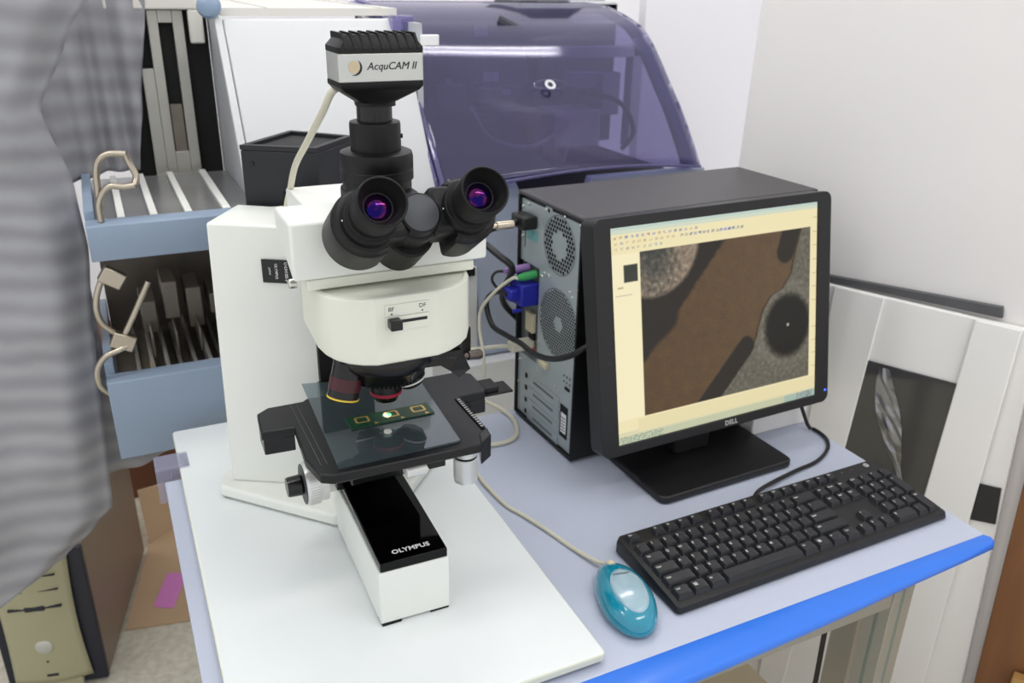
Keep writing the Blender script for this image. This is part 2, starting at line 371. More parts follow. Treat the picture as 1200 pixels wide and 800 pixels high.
tag(obj('wood_board', bm, 'wood2', bevel=.002), 'light wooden board in front of the brown panel, bottom right corner', 'board')
# small foam offcut on the table by the tower
tag(obj('foam_block', Box(.85, .959, .876, .908, 0, .055), 'foam', bevel=.002), 'small white foam offcut on the table behind the monitor', 'foam')
# partition in the middle background
bm = bmesh.new(); prism(bm, [(1.165, 1.72), (1.52, 1.72), (1.52, 1.75), (1.165, 1.75)], FZ, 1.3)
tag(obj('partition_panel', bm, 'wall', bevel=.003), 'tall smooth white partition panel right of the purple hood', 'panel')
tag(obj('gap_filler', Box(1.05, 1.16, 1.95, 2.3, FZ, .9), 'darkgap', bevel=.004), 'dark grey cabinet added as the dark gap beside the white partition', 'filler')  # dark block added to stand for the dark gap between machine and wall

# ---------------------------------------------------------------- table
T = empty('workbench', (.486, .82, FZ), 0, 'pale blue-grey laminate workbench with a bright blue front edge', 'table')
obj('tabletop', Box(.0096, .958, .548, 1.106, -.018, 0), 'table', T, bevel=.0015)
bm = bmesh.new(); prof = [(.5485, .0004), (.5485, -.0130), (.516, -.0130), (.5125, -.0118), (.5105, -.009), (.5105, -.0045), (.512, -.0018), (.5145, -.0004), (.518, .0004), (.546, .0010)]
secs = [.0096, .485, .618, .70, .81, .90, .952, .9585]; offs = [-.022, -.003, .002, .006, .0125, .0165, .0195, .0235]
rr = [[bm.verts.new((u_ - (.004 if u_ > .955 and y > .54 else 0), y + (of if y < .53 else 0), z)) for y, z in prof] for u_, of in zip(secs, offs)]
bm.faces.new(rr[0]); bm.faces.new(rr[-1][::-1])
for A_, B_ in zip(rr, rr[1:]):
    for k in range(len(prof)): bm.faces.new((A_[k], B_[k], B_[(k + 1) % len(prof)], A_[(k + 1) % len(prof)]))
obj('edge_strip', bm, 'blue', T, autosm=50, label='bright blue front edge strip')
def legp(x0, x1, y0, y1):
    bm = bmesh.new(); box(bm, x0, x1, y0, y1, FZ, -.06); w = (x1 - x0)
    box(bm, x0 + w * .42, x0 + w * .56, y0 - .0006, y0 + .001, FZ, -.019, 1); box(bm, x0 - .0006, x0 + .001, y0 + w * .42, y0 + w * .56, FZ, -.019, 1)
    box(bm, x0, x1, y0, y1, -.06, -.0182)
    return bm
obj('leg', legp(.808, .844, .549, .585), ['alu', 'groove'], T, bevel=.001)
obj('leg', legp(.032, .068, .549, .585), ['alu', 'groove'], T, bevel=.001)
obj('leg', legp(.842, .878, 1.03, 1.066), ['alu', 'groove'], T, bevel=.001)
obj('leg', legp(.032, .068, 1.03, 1.066), ['alu', 'groove'], T, bevel=.001)
obj('front_rail', Box(.068, .808, .550, .578, -.068, -.0183), 'alu', T, bevel=.001)
obj('back_rail', Box(.068, .842, 1.034, 1.062, -.052, -.0183), 'alu', T, bevel=.001)
bm = bmesh.new(); box(bm, .848, .893, .62, .66, FZ, -.0183); box(bm, .866, .870, .6185, .62, FZ, -.019, 1)
obj('inner_post', bm, ['alu', 'groove'], T, bevel=.001)
bm = Tube([(.790, .625, -.0285), (.792, .625, -.16), (.795, .626, -.3), (.80, .64, -.5), (.83, .66, FZ + .004)], .0035)
tag(obj('power_cable', bm, 'bcable'), 'black cable hanging straight down under the workbench front rail', 'cable')
bm = Box(.60, .85, .74, 1.0, FZ, -.40)
tag(obj('storage_box', bm, 'lbox', bevel=.003), 'pale tan box standing under the workbench', 'box')

# ---------------------------------------------------------------- white board under the microscope
B = empty('base_board', (.2114, .891, 0), -.0076, 'thick white enamelled board lying on the left half of the bench', 'board')
hw, hd = .3633 / 2, .6594 / 2
bm = bmesh.new(); prism(bm, rounded(-hw, hw, -hd, hd, .006), .0045, .015)
for f_ in bm.faces:
    if len(f_.verts) == 4: f_.material_index = 1
obj('board_plate', bm, ['board', 'edging'], B, world=False, bevel=.0025, seg=3)
for sx in (-1, 1):
    for sy in (-1, 1):
        obj('foot', Lathe((sx * (hw - .018), sy * (hd - .018) * (.80 if sy > 0 else 1) , 0), (0, 0, 1), [(0, .010), (.0045, .011)]), 'rubber', B, world=False)

# ---------------------------------------------------------------- microscope
ZB = .0152
S = empty('microscope', (.235, .85, ZB), 0, 'white upright microscope with black binocular head, standing on the white board', 'microscope')
U0 = .2345
def mir(pts): return [(2 * U0 - x, y) for x, y in pts]
wing = [(.192, .884), (.0755, 1.008), (.074, 1.014), (.082, 1.038), (.088, 1.043), (.118, 1.072), (.165, 1.06), (U0, 1.06)]
out = wing + mir(wing)[::-1][1:]
bm = Prism(out, .0175, .034)
obj('base_wings', bm, 'enamel', S, bevel=.004, seg=3)
for p in ((.090, 1.018), (.378, 1.018)):
    obj('foot', Lathe((p[0], p[1], ZB), (0, 0, 1), [(0, .013), (.004, .013)]), 'rubber', S)
# front foot of the stand
def sk(pts, z0, z1): return Prism(pts, z0, z1)
foot = [(.1915, .6925), (.2690, .6905), (.2745, .90), (.2745, .95), (.1955, .95), (.1955, .90)]
obj('front_foot', sk(foot, .0175, .0835), 'enamel', S, bevel=.0015)
obj('front_cover', sk([(.1935, .6930), (.2672, .6910), (.2722, .868), (.1975, .868)], .0834, .0948), 'gloss', S, bevel=.0016, seg=3, label='glossy black top cover of the stand')
bm = text_bm('OLYMPUS', .0092, (.2315, .7065, .0949), (1, -.026, 0), (.026, 1, 0), .0002, bold=.00025, spacing=1.05)
obj('front_lettering', bm, 'white', S, smooth=False)
for u in ((.1925, .214), (.247, .268)):
    obj('foot', Box(u[0], u[1], .6915, .708, ZB, .0176), 'rubber', S)
# rear column: two thick wings turned 32 degrees
ca = [(.098, 1.017), (.200, .954)]
col = [(.098, 1.017), (.200, .954), (.269, .954), (.371, 1.017), (.323, 1.092), (.285, 1.066), (.184, 1.066), (.146, 1.092)]
bm = bmesh.new(); lo, hi = prism(bm, col, .034, .3835)
# slight taper: the foot of the wing stands a little wider
for v in lo: v.co.x = U0 + (v.co.x - U0) * 1.055
obj('column', bm, 'enamel', S, bevel=.003, seg=3)
obj('column_slot', Box(.2015, .268, .944, .9545, .05, .382), 'deep', S, label='black dovetail face of the column')
# column sticker
eD = Vector((.102, -.063, 0)).normalized(); nD = Vector((-.063, -.102, 0)).normalized(); Pc = Vector((.098, 1.017, 0))
def cp(a, z, d=0): v = Pc + eD * a + nD * d; v.z = z; return v
bm = bmesh.new(); a0, a1, z0, z1 = .0635, .1, .3145, .3435
quad(bm, [cp(a0, z0, .0026), cp(a1, z0, .0026), cp(a1, z1, .0026), cp(a0, z1, .0026)])
text_bm('U-LH100-3', .0052, cp(.093, .329, .0028), (0, 0, -1), eD, .0001, bm=bm, mi=1)
text_bm('OLYMPUS', .0044, cp(.081, .329, .0028), (0, 0, -1), eD, .0001, bm=bm, mi=1)
text_bm('JAPAN', .0030, cp(.073, .329, .0028), (0, 0, -1), eD, .0001, bm=bm, mi=1)
obj('rating_sticker', bm, ['carb', 'white'], S, smooth=False)
# neck between column and illuminator
obj('neck', Box(.195, .275, .80, .96, .318, .3835), 'enamel', S, bevel=.003)
# illuminator arm
bm = bmesh.new(); extrude_u(bm, [(.7355, .3945), (.7355, .4495), (.802, .4495), (.802, .432), (.786, .4215)], .1395, .331)
obj('illuminator_arm', bm, 'enamel', S, bevel=.003, seg=3)
obj('arm_bridge', Box(.19, .28, .78, 1.0, .3836, .4205), 'enamel', S, bevel=.002)
obj('arm_lip', Box(.152, .318, .738, .772, .3840, .3944), 'cream', S, bevel=.0015)
# screw by the arm
obj('clamp_screw', Lathe((.1545, .800, .372), (-1, 0, 0), [(0, .005), (.007, .005), (.008, .004)], seg=18), 'chrome', S, bevel=.0004)
# nosepiece housing with curved sides
def hous(k, z, dy=0):
    pts = []
    fr = [(.2035, .700), (.266, .700)]
    def arc(x0, y0, x1, y1, n=9, sgn=1):
        o_ = []
        for i in range(n + 1):
            t = i / n; o_.append((x0 + (x1 - x0) * math.sin(t * PI / 2), y0 + (y1 - y0) * (1 - math.cos(t * PI / 2))))
        return o_
    left = [(.2035, .700), (.190, .7045), (.178, .7115), (.169, .7205), (.1625, .7325), (.1590, .748)][::-1]; right = [(.266, .700), (.280, .7045), (.293, .7120), (.3035, .7215), (.3105, .7340), (.3145, .750)]
    pts = [(.1585, .80)] + left + right + [(.3145, .80)]
    cx, cy = .2355, .765
    return [(cx + (x - cx) * k, cy + (y - cy) * k + dy, z) for x, y in pts]
bm = bmesh.new(); rings = []
for k, z in ((.965, .3145), (.99, .3165), (1.0, .3205), (1.0, .3795), (.99, .3815), (.955, .3825)):
    rings.append([bm.verts.new(p) for p in hous(k, z)])
# recessed top
rings.append([bm.verts.new((p[0], p[1], .3815)) for p in hous(.93, 0)])
for i in range(len(rings) - 1):
    n = len(rings[i])
    for k in range(n): bm.faces.new((rings[i][k], rings[i][(k + 1) % n], rings[i + 1][(k + 1) % n], rings[i + 1][k]))
bm.faces.new(rings[0][::-1]); bm.faces.new(rings[-1])
for v in bm.verts:
    if v.co.z < .33 : v.co.z += .010 * max(0, (v.co.y - .70) / .06) * .8
HN = obj('nosepiece_housing', bm, 'cream', S, autosm=16)
# BF / DF selector panel
bm = bmesh.new()
def fp(x0, x1, z0, z1, y=.6997, d=.0006, mi=0): box(bm, x0, x1, y - d, y, z0, z1, mi)
fp(.2128, .2558, .3635, .3745, d=.0006); fp(.2128, .2558, .349, .3625, d=.0010); fp(.2158, .2533, .3560, .3590, y=.6992, d=.0008, mi=1)
text_bm('BF', .0058, (.2185, .6990, .3702), (1, 0, 0), (0, 0, 1), .0001, bm=bm, mi=1); text_bm('DF', .0058, (.2490, .6990, .3702), (1, 0, 0), (0, 0, 1), .0001, bm=bm, mi=1)
disc(bm, (.2188, .6989, .3655), (0, -1, 0), .0008, 12, 1); disc(bm, (.2488, .6989, .3655), (0, -1, 0), .0008, 12, 1)
obj('selector_panel', bm, ['cream', 'carb'], S, smooth=False)
obj('selector_lever', Box(.2145, .2260, .688, .6995, .3525, .3620), 'blk2', S, bevel=.0012)
# revolver
bm = bmesh.new(); box(bm, .178, .292, .742, .80, .302, .322); obj('slider_block', bm, 'blk2', S, bevel=.004, seg=3)
TA_ = Vector((0, .16, -.987)).normalized()
obj('revolver', Lathe((.2335, .775, .318), TA_, [(0, .050), (.006, .054), (.010, .0555), (.020, .0555), (.024, .053), (.030, .048), (.044, .042), (.046, .038)], seg=60), 'blk2', S)
bm = bmesh.new()
mfr = frame_axis((.2335, .775, .318), TA_)
for k in range(64):
    a = 2 * PI * k / 64; m2 = mfr @ Matrix.Rotation(a, 4, 'Z'); box(bm, .0410, .0436, -.0009, .0009, .034, .0435, mtx=m2)
obj('revolver_knurling', bm, 'blk2', S, smooth=False)
def objective(bottom, axis, L, band, bandm, r=.0165, kt=1):
    """bottom: lens end; axis points up the barrel"""
    o_ = obj('objective', Lathe(bottom, axis, [(0, r * .55), (.0015 * kt, r * .72), (.006 * kt, r * .84), (.009 * kt, r * .98), (.0095 * kt, r * .98), (.0095 * kt, r * 1.0), (.0115 * kt, r * 1.0), (L, r * .96)], seg=36), 'blk2', S)
    obj('colour_band', Lathe(Vector(bottom) + Vector(axis).normalized() * .0092 * kt, axis, [(0, r * .99), (0, r * 1.02), (band, r * 1.02), (band, r * .99)], seg=36, close0=False, close1=False), bandm, o_)
    obj('objective_tip', Lathe(Vector(bottom) - Vector(axis).normalized() * .002, axis, [(0, r * .36), (.002, r * .5)], seg=24), 'chrome', o_)
    return o_
o1 = objective((.2335, .777, .238), (0, 0, 1), .055, .0035, 'red')
obj('lamp_lens', Lathe((.2335, .777, .2352), (0, 0, 1), [(0, .0042), (.0008, .0045)], seg=20), 'beam', o1, label='small bright lit lens end')
ob = objective((.1815, .757, .2565), (.26, .12, .95), .05, .0018, 'yellow', r=.0160, kt=.35)
obj('barrel_label', Lathe(Vector((.1815, .757, .2565)) + Vector((.26, .12, .95)).normalized() * .0130, (.26, .12, .95), [(0, .0158), (0, .0162), (.013, .0160), (.013, .0156)], seg=36, close0=False, close1=False), 'redbox', ob, label='maroon band round the barrel')
objective((.2660, .788, .2450), (-.26, .02, .95), .045, .0018, 'white', r=.0175, kt=.8)
objective((.228, .835, .262), (.02, -.5, .86), .045, .002, 'white', r=.0165)
# red maroon label on the left objective barrel
# lever with label wedge
bm = Prism([(.258, .741), (.305, .737), (.322, .755), (.318, .80), (.26, .80)], .284, .316); obj('slider_bracket', bm, 'blk2', S, bevel=.002)
bm = bmesh.new()
v = [(.262, .7365, .300), (.302, .7325, .302), (.314, .738, .276), (.300, .734, .270), (.29, .735, .279)]
lo = [bm.verts.new(p) for p in v]; hi = [bm.verts.new((p[0], p[1] + .004, p[2])) for p in v]; n = len(v)
bm.faces.new(lo); bm.faces.new(hi[::-1])
for i in range(n): bm.faces.new((lo[i], lo[(i + 1) % n], hi[(i + 1) % n], hi[i]))
text_bm('U-AN', .0045, (.272, .7352, .297), (1, -.1, -.2), (.2, 0, 1), .0002, bm=bm, mi=1)
text_bm('LWD', .0045, (.291, .7332, .295), (1, -.1, -.25), (.25, 0, 1), .0002, bm=bm, mi=1)
obj('slider_plate', bm, ['blk2', 'greyprint'], S, smooth=False)
bm = bmesh.new(); dl = Vector((.95, .22, -.16)).normalized(); lathe(bm, (.302, .742, .2900), dl, [(0, .0036), (.020, .0036)], seg=16); lathe(bm, Vector((.302, .742, .2900)) + dl * .012, dl, [(0, .0048), (.0155, .0056), (.017, .005)], seg=20)
obj('analyser_lever', bm, 'dsteel', S)
# lamp house behind the arm
lb = [(.157, 1.098), (.2400, 1.046), (.306, 1.118), (.2385, 1.186)]
bm = bmesh.new()
prism(bm, lb, .335, .4495)
LH = obj('lamp_house', bm, 'lampbox', S, bevel=.002, label='matt black lamp house box')
cx = sum(p[0] for p in lb) / 4; cy = sum(p[1] for p in lb) / 4
bm = bmesh.new(); prism(bm, [(cx + (x - cx), cy + (y - cy)) for x, y in lb], .4496, .4545)
inn = [(cx + (x - cx) * .84, cy + (y - cy) * .84) for x, y in lb]
bm = bmesh.new(); o_ = [bm.verts.new((x, y, .4496)) for x, y in lb]; o2 = [bm.verts.new((x, y, .4555)) for x, y in lb]
i2 = [bm.verts.new((x, y, .4555)) for x, y in inn]; i1 = [bm.verts.new((x, y, .4500)) for x, y in inn]
for A_, B_ in ((o_, o2), (o2, i2), (i2, i1)):
    for k in range(4): bm.faces.new((A_[k], A_[(k + 1) % 4], B_[(k + 1) % 4], B_[k]))
obj('lid_frame', bm, 'lampbox', LH, smooth=False)
obj('vent_mesh', Prism(inn, .4497, .4508), 'mesh', LH, smooth=False)
pm = Vector(lb[0]) * .86 + Vector(lb[1]) * .14
obj('screw', Lathe((pm.x - .0002, pm.y - .0003, .433), (-.53, -.85, 0), [(0, .0028), (.0012, .0028)], seg=14), 'blk2', LH)
obj('lamp_mount', Box(.20, .265, 1.01, 1.09, .3836, .400), 'lampbox', S)
# camera tube and trinocular body
bm = Prism(rounded(.2035, .2655, .738, .808, .012), .4495, .466); obj('head_base', bm, 'blk', S, bevel=.003)
obj('camera_tube', Lathe((.2345, .777, .466), (0, 0, 1), [(0, .0325), (.008, .0325), (.009, .0345), (.018, .0345), (.0185, .034), (.0195, .0345), (.030, .0345), (.034, .0335), (.0355, .030)], seg=56), 'blk', S)
obj('adapter', Lathe((.2345, .777, .5015), (0, 0, 1), [(0, .0237), (.0235, .0237), (.0260, .0232), (.0265, .0215)], seg=48), 'blk', S)
obj('adapter_neck', Lathe((.2345, .777, .528), (0, 0, 1), [(0, .0163), (.006, .0163), (.0155, .0163)], seg=40), 'blk2', S)
obj('set_screw', Lathe((.2568, .770, .514), (1, -.3, 0), [(0, .0022), (.002, .002)], seg=12), 'blk', S)
# digital camera on top
CM = obj('camera_body', Prism(rounded(.1960, .2735, .748, .792, .003), .5655, .5897), 'satinsteel', S, bevel=.0008, label='brushed silver camera body with black ribbed top')
def shape(levels, name, m, par, **k):
    bm = bmesh.new(); rs = []
    for (x0, x1, y0, y1, z, r) in levels: rs.append([bm.verts.new((x, y, z)) for x, y in rounded(x0, x1, y0, y1, r, 4)])
    for i in range(len(rs) - 1):
        n = len(rs[i])
        for k_ in range(n): bm.faces.new((rs[i][k_], rs[i][(k_ + 1) % n], rs[i + 1][(k_ + 1) % n], rs[i + 1][k_]))
    bm.faces.new(rs[0][::-1]); bm.faces.new(rs[-1]); return obj(name, bm, m, par, **k)
shape([(.2165, .2525, .758, .788, .5425, .012), (.2165, .2525, .758, .790, .5460, .012), (.199, .2705, .750, .790, .5575, .003), (.1958, .2737, .7478, .7922, .5615, .003), (.1958, .2737, .7478, .7922, .5654, .003)], 'camera_lower_cover', 'blk', CM, label='black flared underside')
shape([(.1958, .2737, .7478, .7922, .5898, .003), (.1958, .2737, .7478, .7922, .5945, .003), (.2035, .2665, .7545, .7855, .6045, .003)], 'camera_top_cover', 'blk', CM, label='black ribbed top cover')
bm = bmesh.new()
for i in range(9):
    x = .2035 + i * .0082
    pts = [(x - .0012, .7468, .5935), (x + .0012, .7468, .5935), (x - .001, .754, .6062), (x - .0034, .754, .6062)]
    a = [bm.verts.new(p) for p in pts]; 
    pts2 = [(x - .0012, .7932, .5935), (x + .0012, .7932, .5935), (x - .001, .786, .6062), (x - .0034, .786, .6062)]
    b = [bm.verts.new(p) for p in pts2]
    for i_ in range(4): bm.faces.new((a[i_], a[(i_ + 1) % 4], b[(i_ + 1) % 4], b[i_]))
    bm.faces.new(a[::-1]); bm.faces.new(b)
obj('cooling_ribs', bm, 'rubber', CM, smooth=False)
bm = text_bm('AcquCAM II', .0090, (.2435, .7478, .5787), (1, 0, 0), (0, 0, 1), .0003, shear=.25, bold=0, spacing=1.0)
obj('camera_lettering', bm, 'carb', CM, smooth=False)
bm = bmesh.new(); disc(bm, (.2095, .7476, .5785), (0, -1, 0), .0052, 28, 0)
m_ = frame_axis((.2098, .7474, .5782), (0, -1, 0))
ring1, ring2 = [], []
for k in range(17):
    a = -PI * .62 + PI * .95 * k / 16
    w_ = .0017 * math.sin(PI * k / 16) + .0002
    ring1.append(bm.verts.new(m_ @ Vector((.0068 * math.cos(a), .0068 * math.sin(a), 0)))); ring2.append(bm.verts.new(m_ @ Vector(((.0068 - w_) * math.cos(a), (.0068 - w_) * math.sin(a), 0))))
for k in range(16): bm.faces.new((ring1[k], ring1[k + 1], ring2[k + 1], ring2[k])).material_index = 1
obj('camera_emblem', bm, ['scrub', 'carb'], CM, smooth=False)

# binocular head
A = Vector((0, -.85, .527)).normalized(); Bv = Vector((0, .527, .85)).normalized(); X = Vector((1, 0, 0))
cL, cR, cH = Vector((.193, .628, .490)), Vector((.282, .630, .491)), Vector((.238, .667, .470))
cH0 = Vector((.238, .629, .4905))
hub = obj('binocular_hub', Lathe(cH0 - A * .044, -A, [(0, .0165), (.001, .018), (.012, .0195), (.013, .0215), (.060, .0215)], seg=44), 'blk', S, bevel=.0)
obj('hub_cap', Lathe(cH0 - A * .0435, -A, [(0, .0155), (.0004, .0162)], seg=40), 'greyprint', hub, label='grey round cap in the middle of the binocular')
mR = Matrix((X, Bv, A)).transposed().to_4x4()
def slab(cx0, cx1, b0, b1, s0, s1, o=cH0, bev=.004):
    m = mR.copy(); m.translation = o
    bm = bmesh.new(); box(bm, cx0, cx1, b0, b1, -s1, -s0, mtx=m); return bm
obj('binocular_bridge', slab(-.040, .040, -.018, .008, .056, .084), 'blk', S, bevel=.006, seg=3)
obj('head_mount', Lathe(cH0 - A * .082 - Bv * .006, -A, [(0, .0205), (.002, .0225), (.045, .0235)], seg=44), 'blk', S)
for nm, cc, sg in (('left', cL, -1), ('right', cR, 1)):
    # prism body: barrel with a flat cheek towards the middle
    bm = bmesh.new(); m = frame_axis(cc - A * .050, -A, Bv); R_ = .0300
    pts = []
    for k in range(40):
        a = 2 * PI * k / 40; x, y = R_ * math.cos(a), R_ * math.sin(a); pts.append((x, y))
    ctr = cc
    def P3(dx, db, s_): return cc + X * dx + Bv * db - A * s_
    rs = []
    for s_, rr in ((.046, .0255), (.048, .0275), (.056, .0295), (.0565, .0305), (.0965, .0305), (.0975, .0300)):
        ring = []
        for k in range(44):
            a = 2 * PI * k / 44; dx, db = rr * math.cos(a), rr * math.sin(a)
            lim = .0135
            if dx * -sg > lim: dx = -sg * lim
            ring.append(bm.verts.new(P3(dx, db, s_)))
        rs.append(ring)
    for i in range(len(rs) - 1):
        for k in range(44): bm.faces.new((rs[i][k], rs[i][(k + 1) % 44], rs[i + 1][(k + 1) % 44], rs[i + 1][k]))
    bm.faces.new(rs[0]); bm.faces.new(rs[-1][::-1])
    pb = obj('prism_body', bm, 'blk', S, autosm=30)
    # cheek linking the body to the hub
    xx = (cc.x - cH0.x); x0, x1 = sorted((xx * .25, xx * .85))
    obj('prism_arm', slab(x0, x1, -.018, .0235, .046, .086), 'blk', pb, bevel=.005, seg=3)
    ep = obj('eyepiece', Lathe(cc, -A, [(.0155, .0105), (.0150, .0125), (.008, .0155), (.003, .0188), (.0006, .0192), (0, .0200), (.0006, .0209), (.004, .0213), (.010, .0212), (.024, .0203), (.028, .0200), (.0285, .0175), (.034, .0175), (.0345, .0205), (.038, .0215), (.0385, .0230), (.045, .0235), (.047, .0225)], seg=56, close0=False), 'rubber', S, autosm=24, label='black rubber-cupped eyepiece')
    bm = bmesh.new(); rs = []
    m2 = frame_axis(cc - A * .0150, A)
    for k in range(7):
        a = math.radians(32) * k / 6; Rr = .0112 / math.sin(math.radians(32)); rs.append([bm.verts.new(m2 @ Vector((Rr * math.sin(a) * math.cos(2 * PI * j / 32), Rr * math.sin(a) * math.sin(2 * PI * j / 32), Rr * (math.cos(a) - math.cos(math.radians(32)))))) for j in range(32)] if k else None)
    top = bm.verts.new(m2 @ Vector((0, 0, .0112 / math.sin(math.radians(32)) * (1 - math.cos(math.radians(32))))))
    for j in range(32): bm.faces.new((top, rs[1][j], rs[1][(j + 1) % 32]))
    for k in range(1, 6):
        for j in range(32): bm.faces.new((rs[k][j], rs[k + 1][j], rs[k + 1][(j + 1) % 32], rs[k][(j + 1) % 32]))
    obj('eye_lens', bm, 'lens', ep, label='purple coated glass lens')
    obj('index_dot', Lathe(cc + X * (-.0238) - A * .0415, (-1, 0, 0), [(0, .0008), (.0006, .0006)], seg=10), 'white', ep)
# light path pull rod
bm = bmesh.new(); lathe(bm, (.300, .770, .4165), (1, 0, .0), [(0, .0028), (.062, .0028)], seg=14); lathe(bm, (.357, .770, .4165), (1, 0, .0), [(0, .0042), (.002, .0045), (.017, .0045), (.019, .004)], seg=18)
obj('light_path_rod', bm, 'nickel', S)

# stage
zs = .215
st = [(.1408, .696), (.152, .6895), (.304, .6865), (.320, .6985), (.3255, .78), (.3255, .795), (.356, .795), (.3600, .80), (.3600, .845), (.348, .856), (.165, .858), (.160, .853), (.1215, .853), (.1085, .843), (.1050, .800), (.139, .798), (.1345, .730)]
SG = obj('stage', Prism(st, .2045, zs), 'stage', S, bevel=.0016, seg=2, label='flat black mechanical stage')
obj('stage_underplate', Prism([(.1520, .712), (.310, .709), (.316, .79), (.35, .80), (.35, .84), (.30, .85), (.17, .85), (.147, .80)], .1955, .2044), 'blk2', SG, bevel=.001)
obj('stage_side_block', Prism([(.107, .802), (.139, .800), (.139, .83), (.108, .835)], .186, .2044), 'blk2', SG, bevel=.001)
obj('stage_side_block', Box(.3275, .358, .797, .84, .186, .2044), 'blk2', SG, bevel=.001)
bm = bmesh.new()
for x in (.1455, .1515): box(bm, x, x + .0008, .712, .851, zs, zs + .0004, mtx=Matrix.Translation((0, 0, 0)))
obj('stage_rails', bm, 'greyprint', SG, smooth=False)
obj('stage_vernier', Box(.3165, .3215, .715, .79, zs - .003, zs + .002), 'blk2', SG, bevel=.0006)
bm = bmesh.new()
for i in range(14): box(bm, .3172, .3205, .718 + i * .0050, .7187 + i * .0050, zs + .002, zs + .0023)
obj('vernier_marks', bm, 'white', SG, smooth=False)
bm = bmesh.new(); box(bm, .360, .395, .80, .828, .2035, .2065); box(bm, .355, .378, .803, .828, .2066, .213); obj('specimen_clip', bm, 'blk', SG, bevel=.001)
obj('stage_edge_cap', Prism([(.304, .6866), (.3205, .6985), (.3225, .715), (.31, .705)], .190, .2165), 'blk2', SG, bevel=.001)
# stage carrier
obj('stage_carrier', Prism([(.196, .80), (.276, .80), (.276, .9435), (.196, .9435)], .125, .1924), 'blk2', S, bevel=.002)
# focus knobs either side
for sg, x in ((-1, .191),):
    kx = 0
    k1 = obj('focus_knob', Lathe((x + sg * .0005, .862, .103), (sg, 0, 0), [(0, .016), (.010, .016), (.0105, .0235), (.020, .0235), (.0205, .0255), (.0345, .0255), (.036, .025), (.0365, .023)], seg=56), 'knurl', S, label='silver coarse focus knob')
    bm = bmesh.new(); mk = frame_axis((x, .862, .103), (sg, 0, 0))
    for k in range(48):
        m2 = mk @ Matrix.Rotation(2 * PI * k / 48, 4, 'Z'); box(bm, .0250, .0262, -.0006, .0006, .0215, .0335, mtx=m2)
    obj('knob_knurling', bm, 'knurl', k1, smooth=False)
    obj('knob_face', Lathe((x + sg * .0368, .862, .103), (sg, 0, 0), [(0, .0240), (.0008, .0240)], seg=44), 'greyprint', k1)
    obj('fine_focus_knob', Lathe((x + sg * .0376, .862, .103), (sg, 0, 0), [(0, .0105), (.003, .0125), (.016, .0118), (.0185, .011)], seg=36), 'blk2', S, bevel=.0, label='small black fine focus knob')
obj('knob_bracket', Box(.1875, .1955, .836, .855, .10, .150), 'blk2', S, bevel=.001)
# stage drive knob hanging at the right front
bm = bmesh.new(); lathe(bm, (.311, .745, .136), (0, 0, 1), [(0, .0105), (.001, .0128), (.004, .0130), (.031, .0133), (.0315, .012)], seg=40)
for k in range(36):
    m2 = Matrix.Translation((.311, .745, .136)) @ Matrix.Rotation(2 * PI * k / 36, 4, 'Z'); box(bm, .0130, .0137, -.0005, .0005, .005, .029, mtx=m2)
XK = obj('stage_drive_knob', bm, 'knurl', S, autosm=20, label='silver knob hanging below the stage')
obj('drive_ring', Lathe((.311, .745, .1675), (0, 0, 1), [(0, .0128), (.0022, .0128)], seg=36), 'deep', XK)
obj('upper_drive_knob', Lathe((.311, .745, .1697), (0, 0, 1), [(0, .0126), (.008, .0140), (.0095, .0140), (.0225, .012)], seg=40), 'knurl', XK)
obj('stage_clamp_bar', Box(.258, .276, .716, .728, .180, .1954), 'blk2', SG)
bm = Lathe((.2330, .720, .1815), (1, .05, 0), [(0, .0066), (.0012, .0078), (.022, .0078)], seg=18)
CK = obj('clamp_knob', bm, 'knurl', S, label='small silver knob marked 1')
obj('knob_number', text_bm('1', .009, (.2324, .7199, .1815), (-.05, -1, 0), (0, 0, 1), .0003), 'carb', CK, smooth=False)
bpy.data.objects.remove(bpy.data.objects[CK.children[0].name]) if False else None
# glass plate on the stage
gp = [(.1590, .697), (.286, .6985), (.297, .860), (.168, .892)]
tag(obj('glass_plate', Prism(gp, zs + .0003, zs + .0025), 'glass', None, smooth=False), 'clear glass plate lying on the black microscope stage', 'glass plate')
# circuit board on the glass
PB = empty('circuit_board', (.2355, .775, zs + .0027), 0, 'green circuit board strip with three gold squares, on the glass plate', 'circuit board')
zp = zs + .0027
obj('board_substrate', Box(.1905, .2825, .7625, .7880, zp, zp + .0014), 'pcb', PB, bevel=.0003)
def goldframe(cx, cy, s=.0078):
    bm = bmesh.new(); o_ = rounded(cx - s, cx + s, cy - s * .85, cy + s * .85, s * .3, 4); i_ = rounded(cx - s * .68, cx + s * .68, cy - s * .55, cy + s * .55, s * .12, 4)
    a = [bm.verts.new((x, y, zp + .0016)) for x, y in o_]; b = [bm.verts.new((x, y, zp + .0016)) for x, y in i_]; n = len(a)
    for k in range(n): bm.faces.new((a[k], a[(k + 1) % n], b[(k + 1) % n], b[k]))
    return bm
for cx in (.2060, .2385, .2685): obj('gold_square', goldframe(cx, .7775), 'gold', PB, smooth=False)
for cx in (.2180, .2470, .2745):
    bm = bmesh.new(); quad(bm, [(cx - .002, .7628, zp + .0016), (cx + .003, .7645, zp + .0016), (cx - .001, .7685, zp + .0016)]); obj('gold_mark', bm, 'gold', PB, smooth=False)
# illuminator lamp inside the central objective
ls = bpy.data.lights.new('objective_lamp', 'SPOT'); ls.energy = .6; ls.color = (1, .62, .55); ls.spot_size = math.radians(34); ls.spot_blend = .1; ls.shadow_soft_size = .0006
lo_ = bpy.data.objects.new('objective_lamp', ls); COL.objects.link(lo_); lo_.parent = S; lo_.location = Vector((.2335, .777, .2345)) - Vector(S.location)
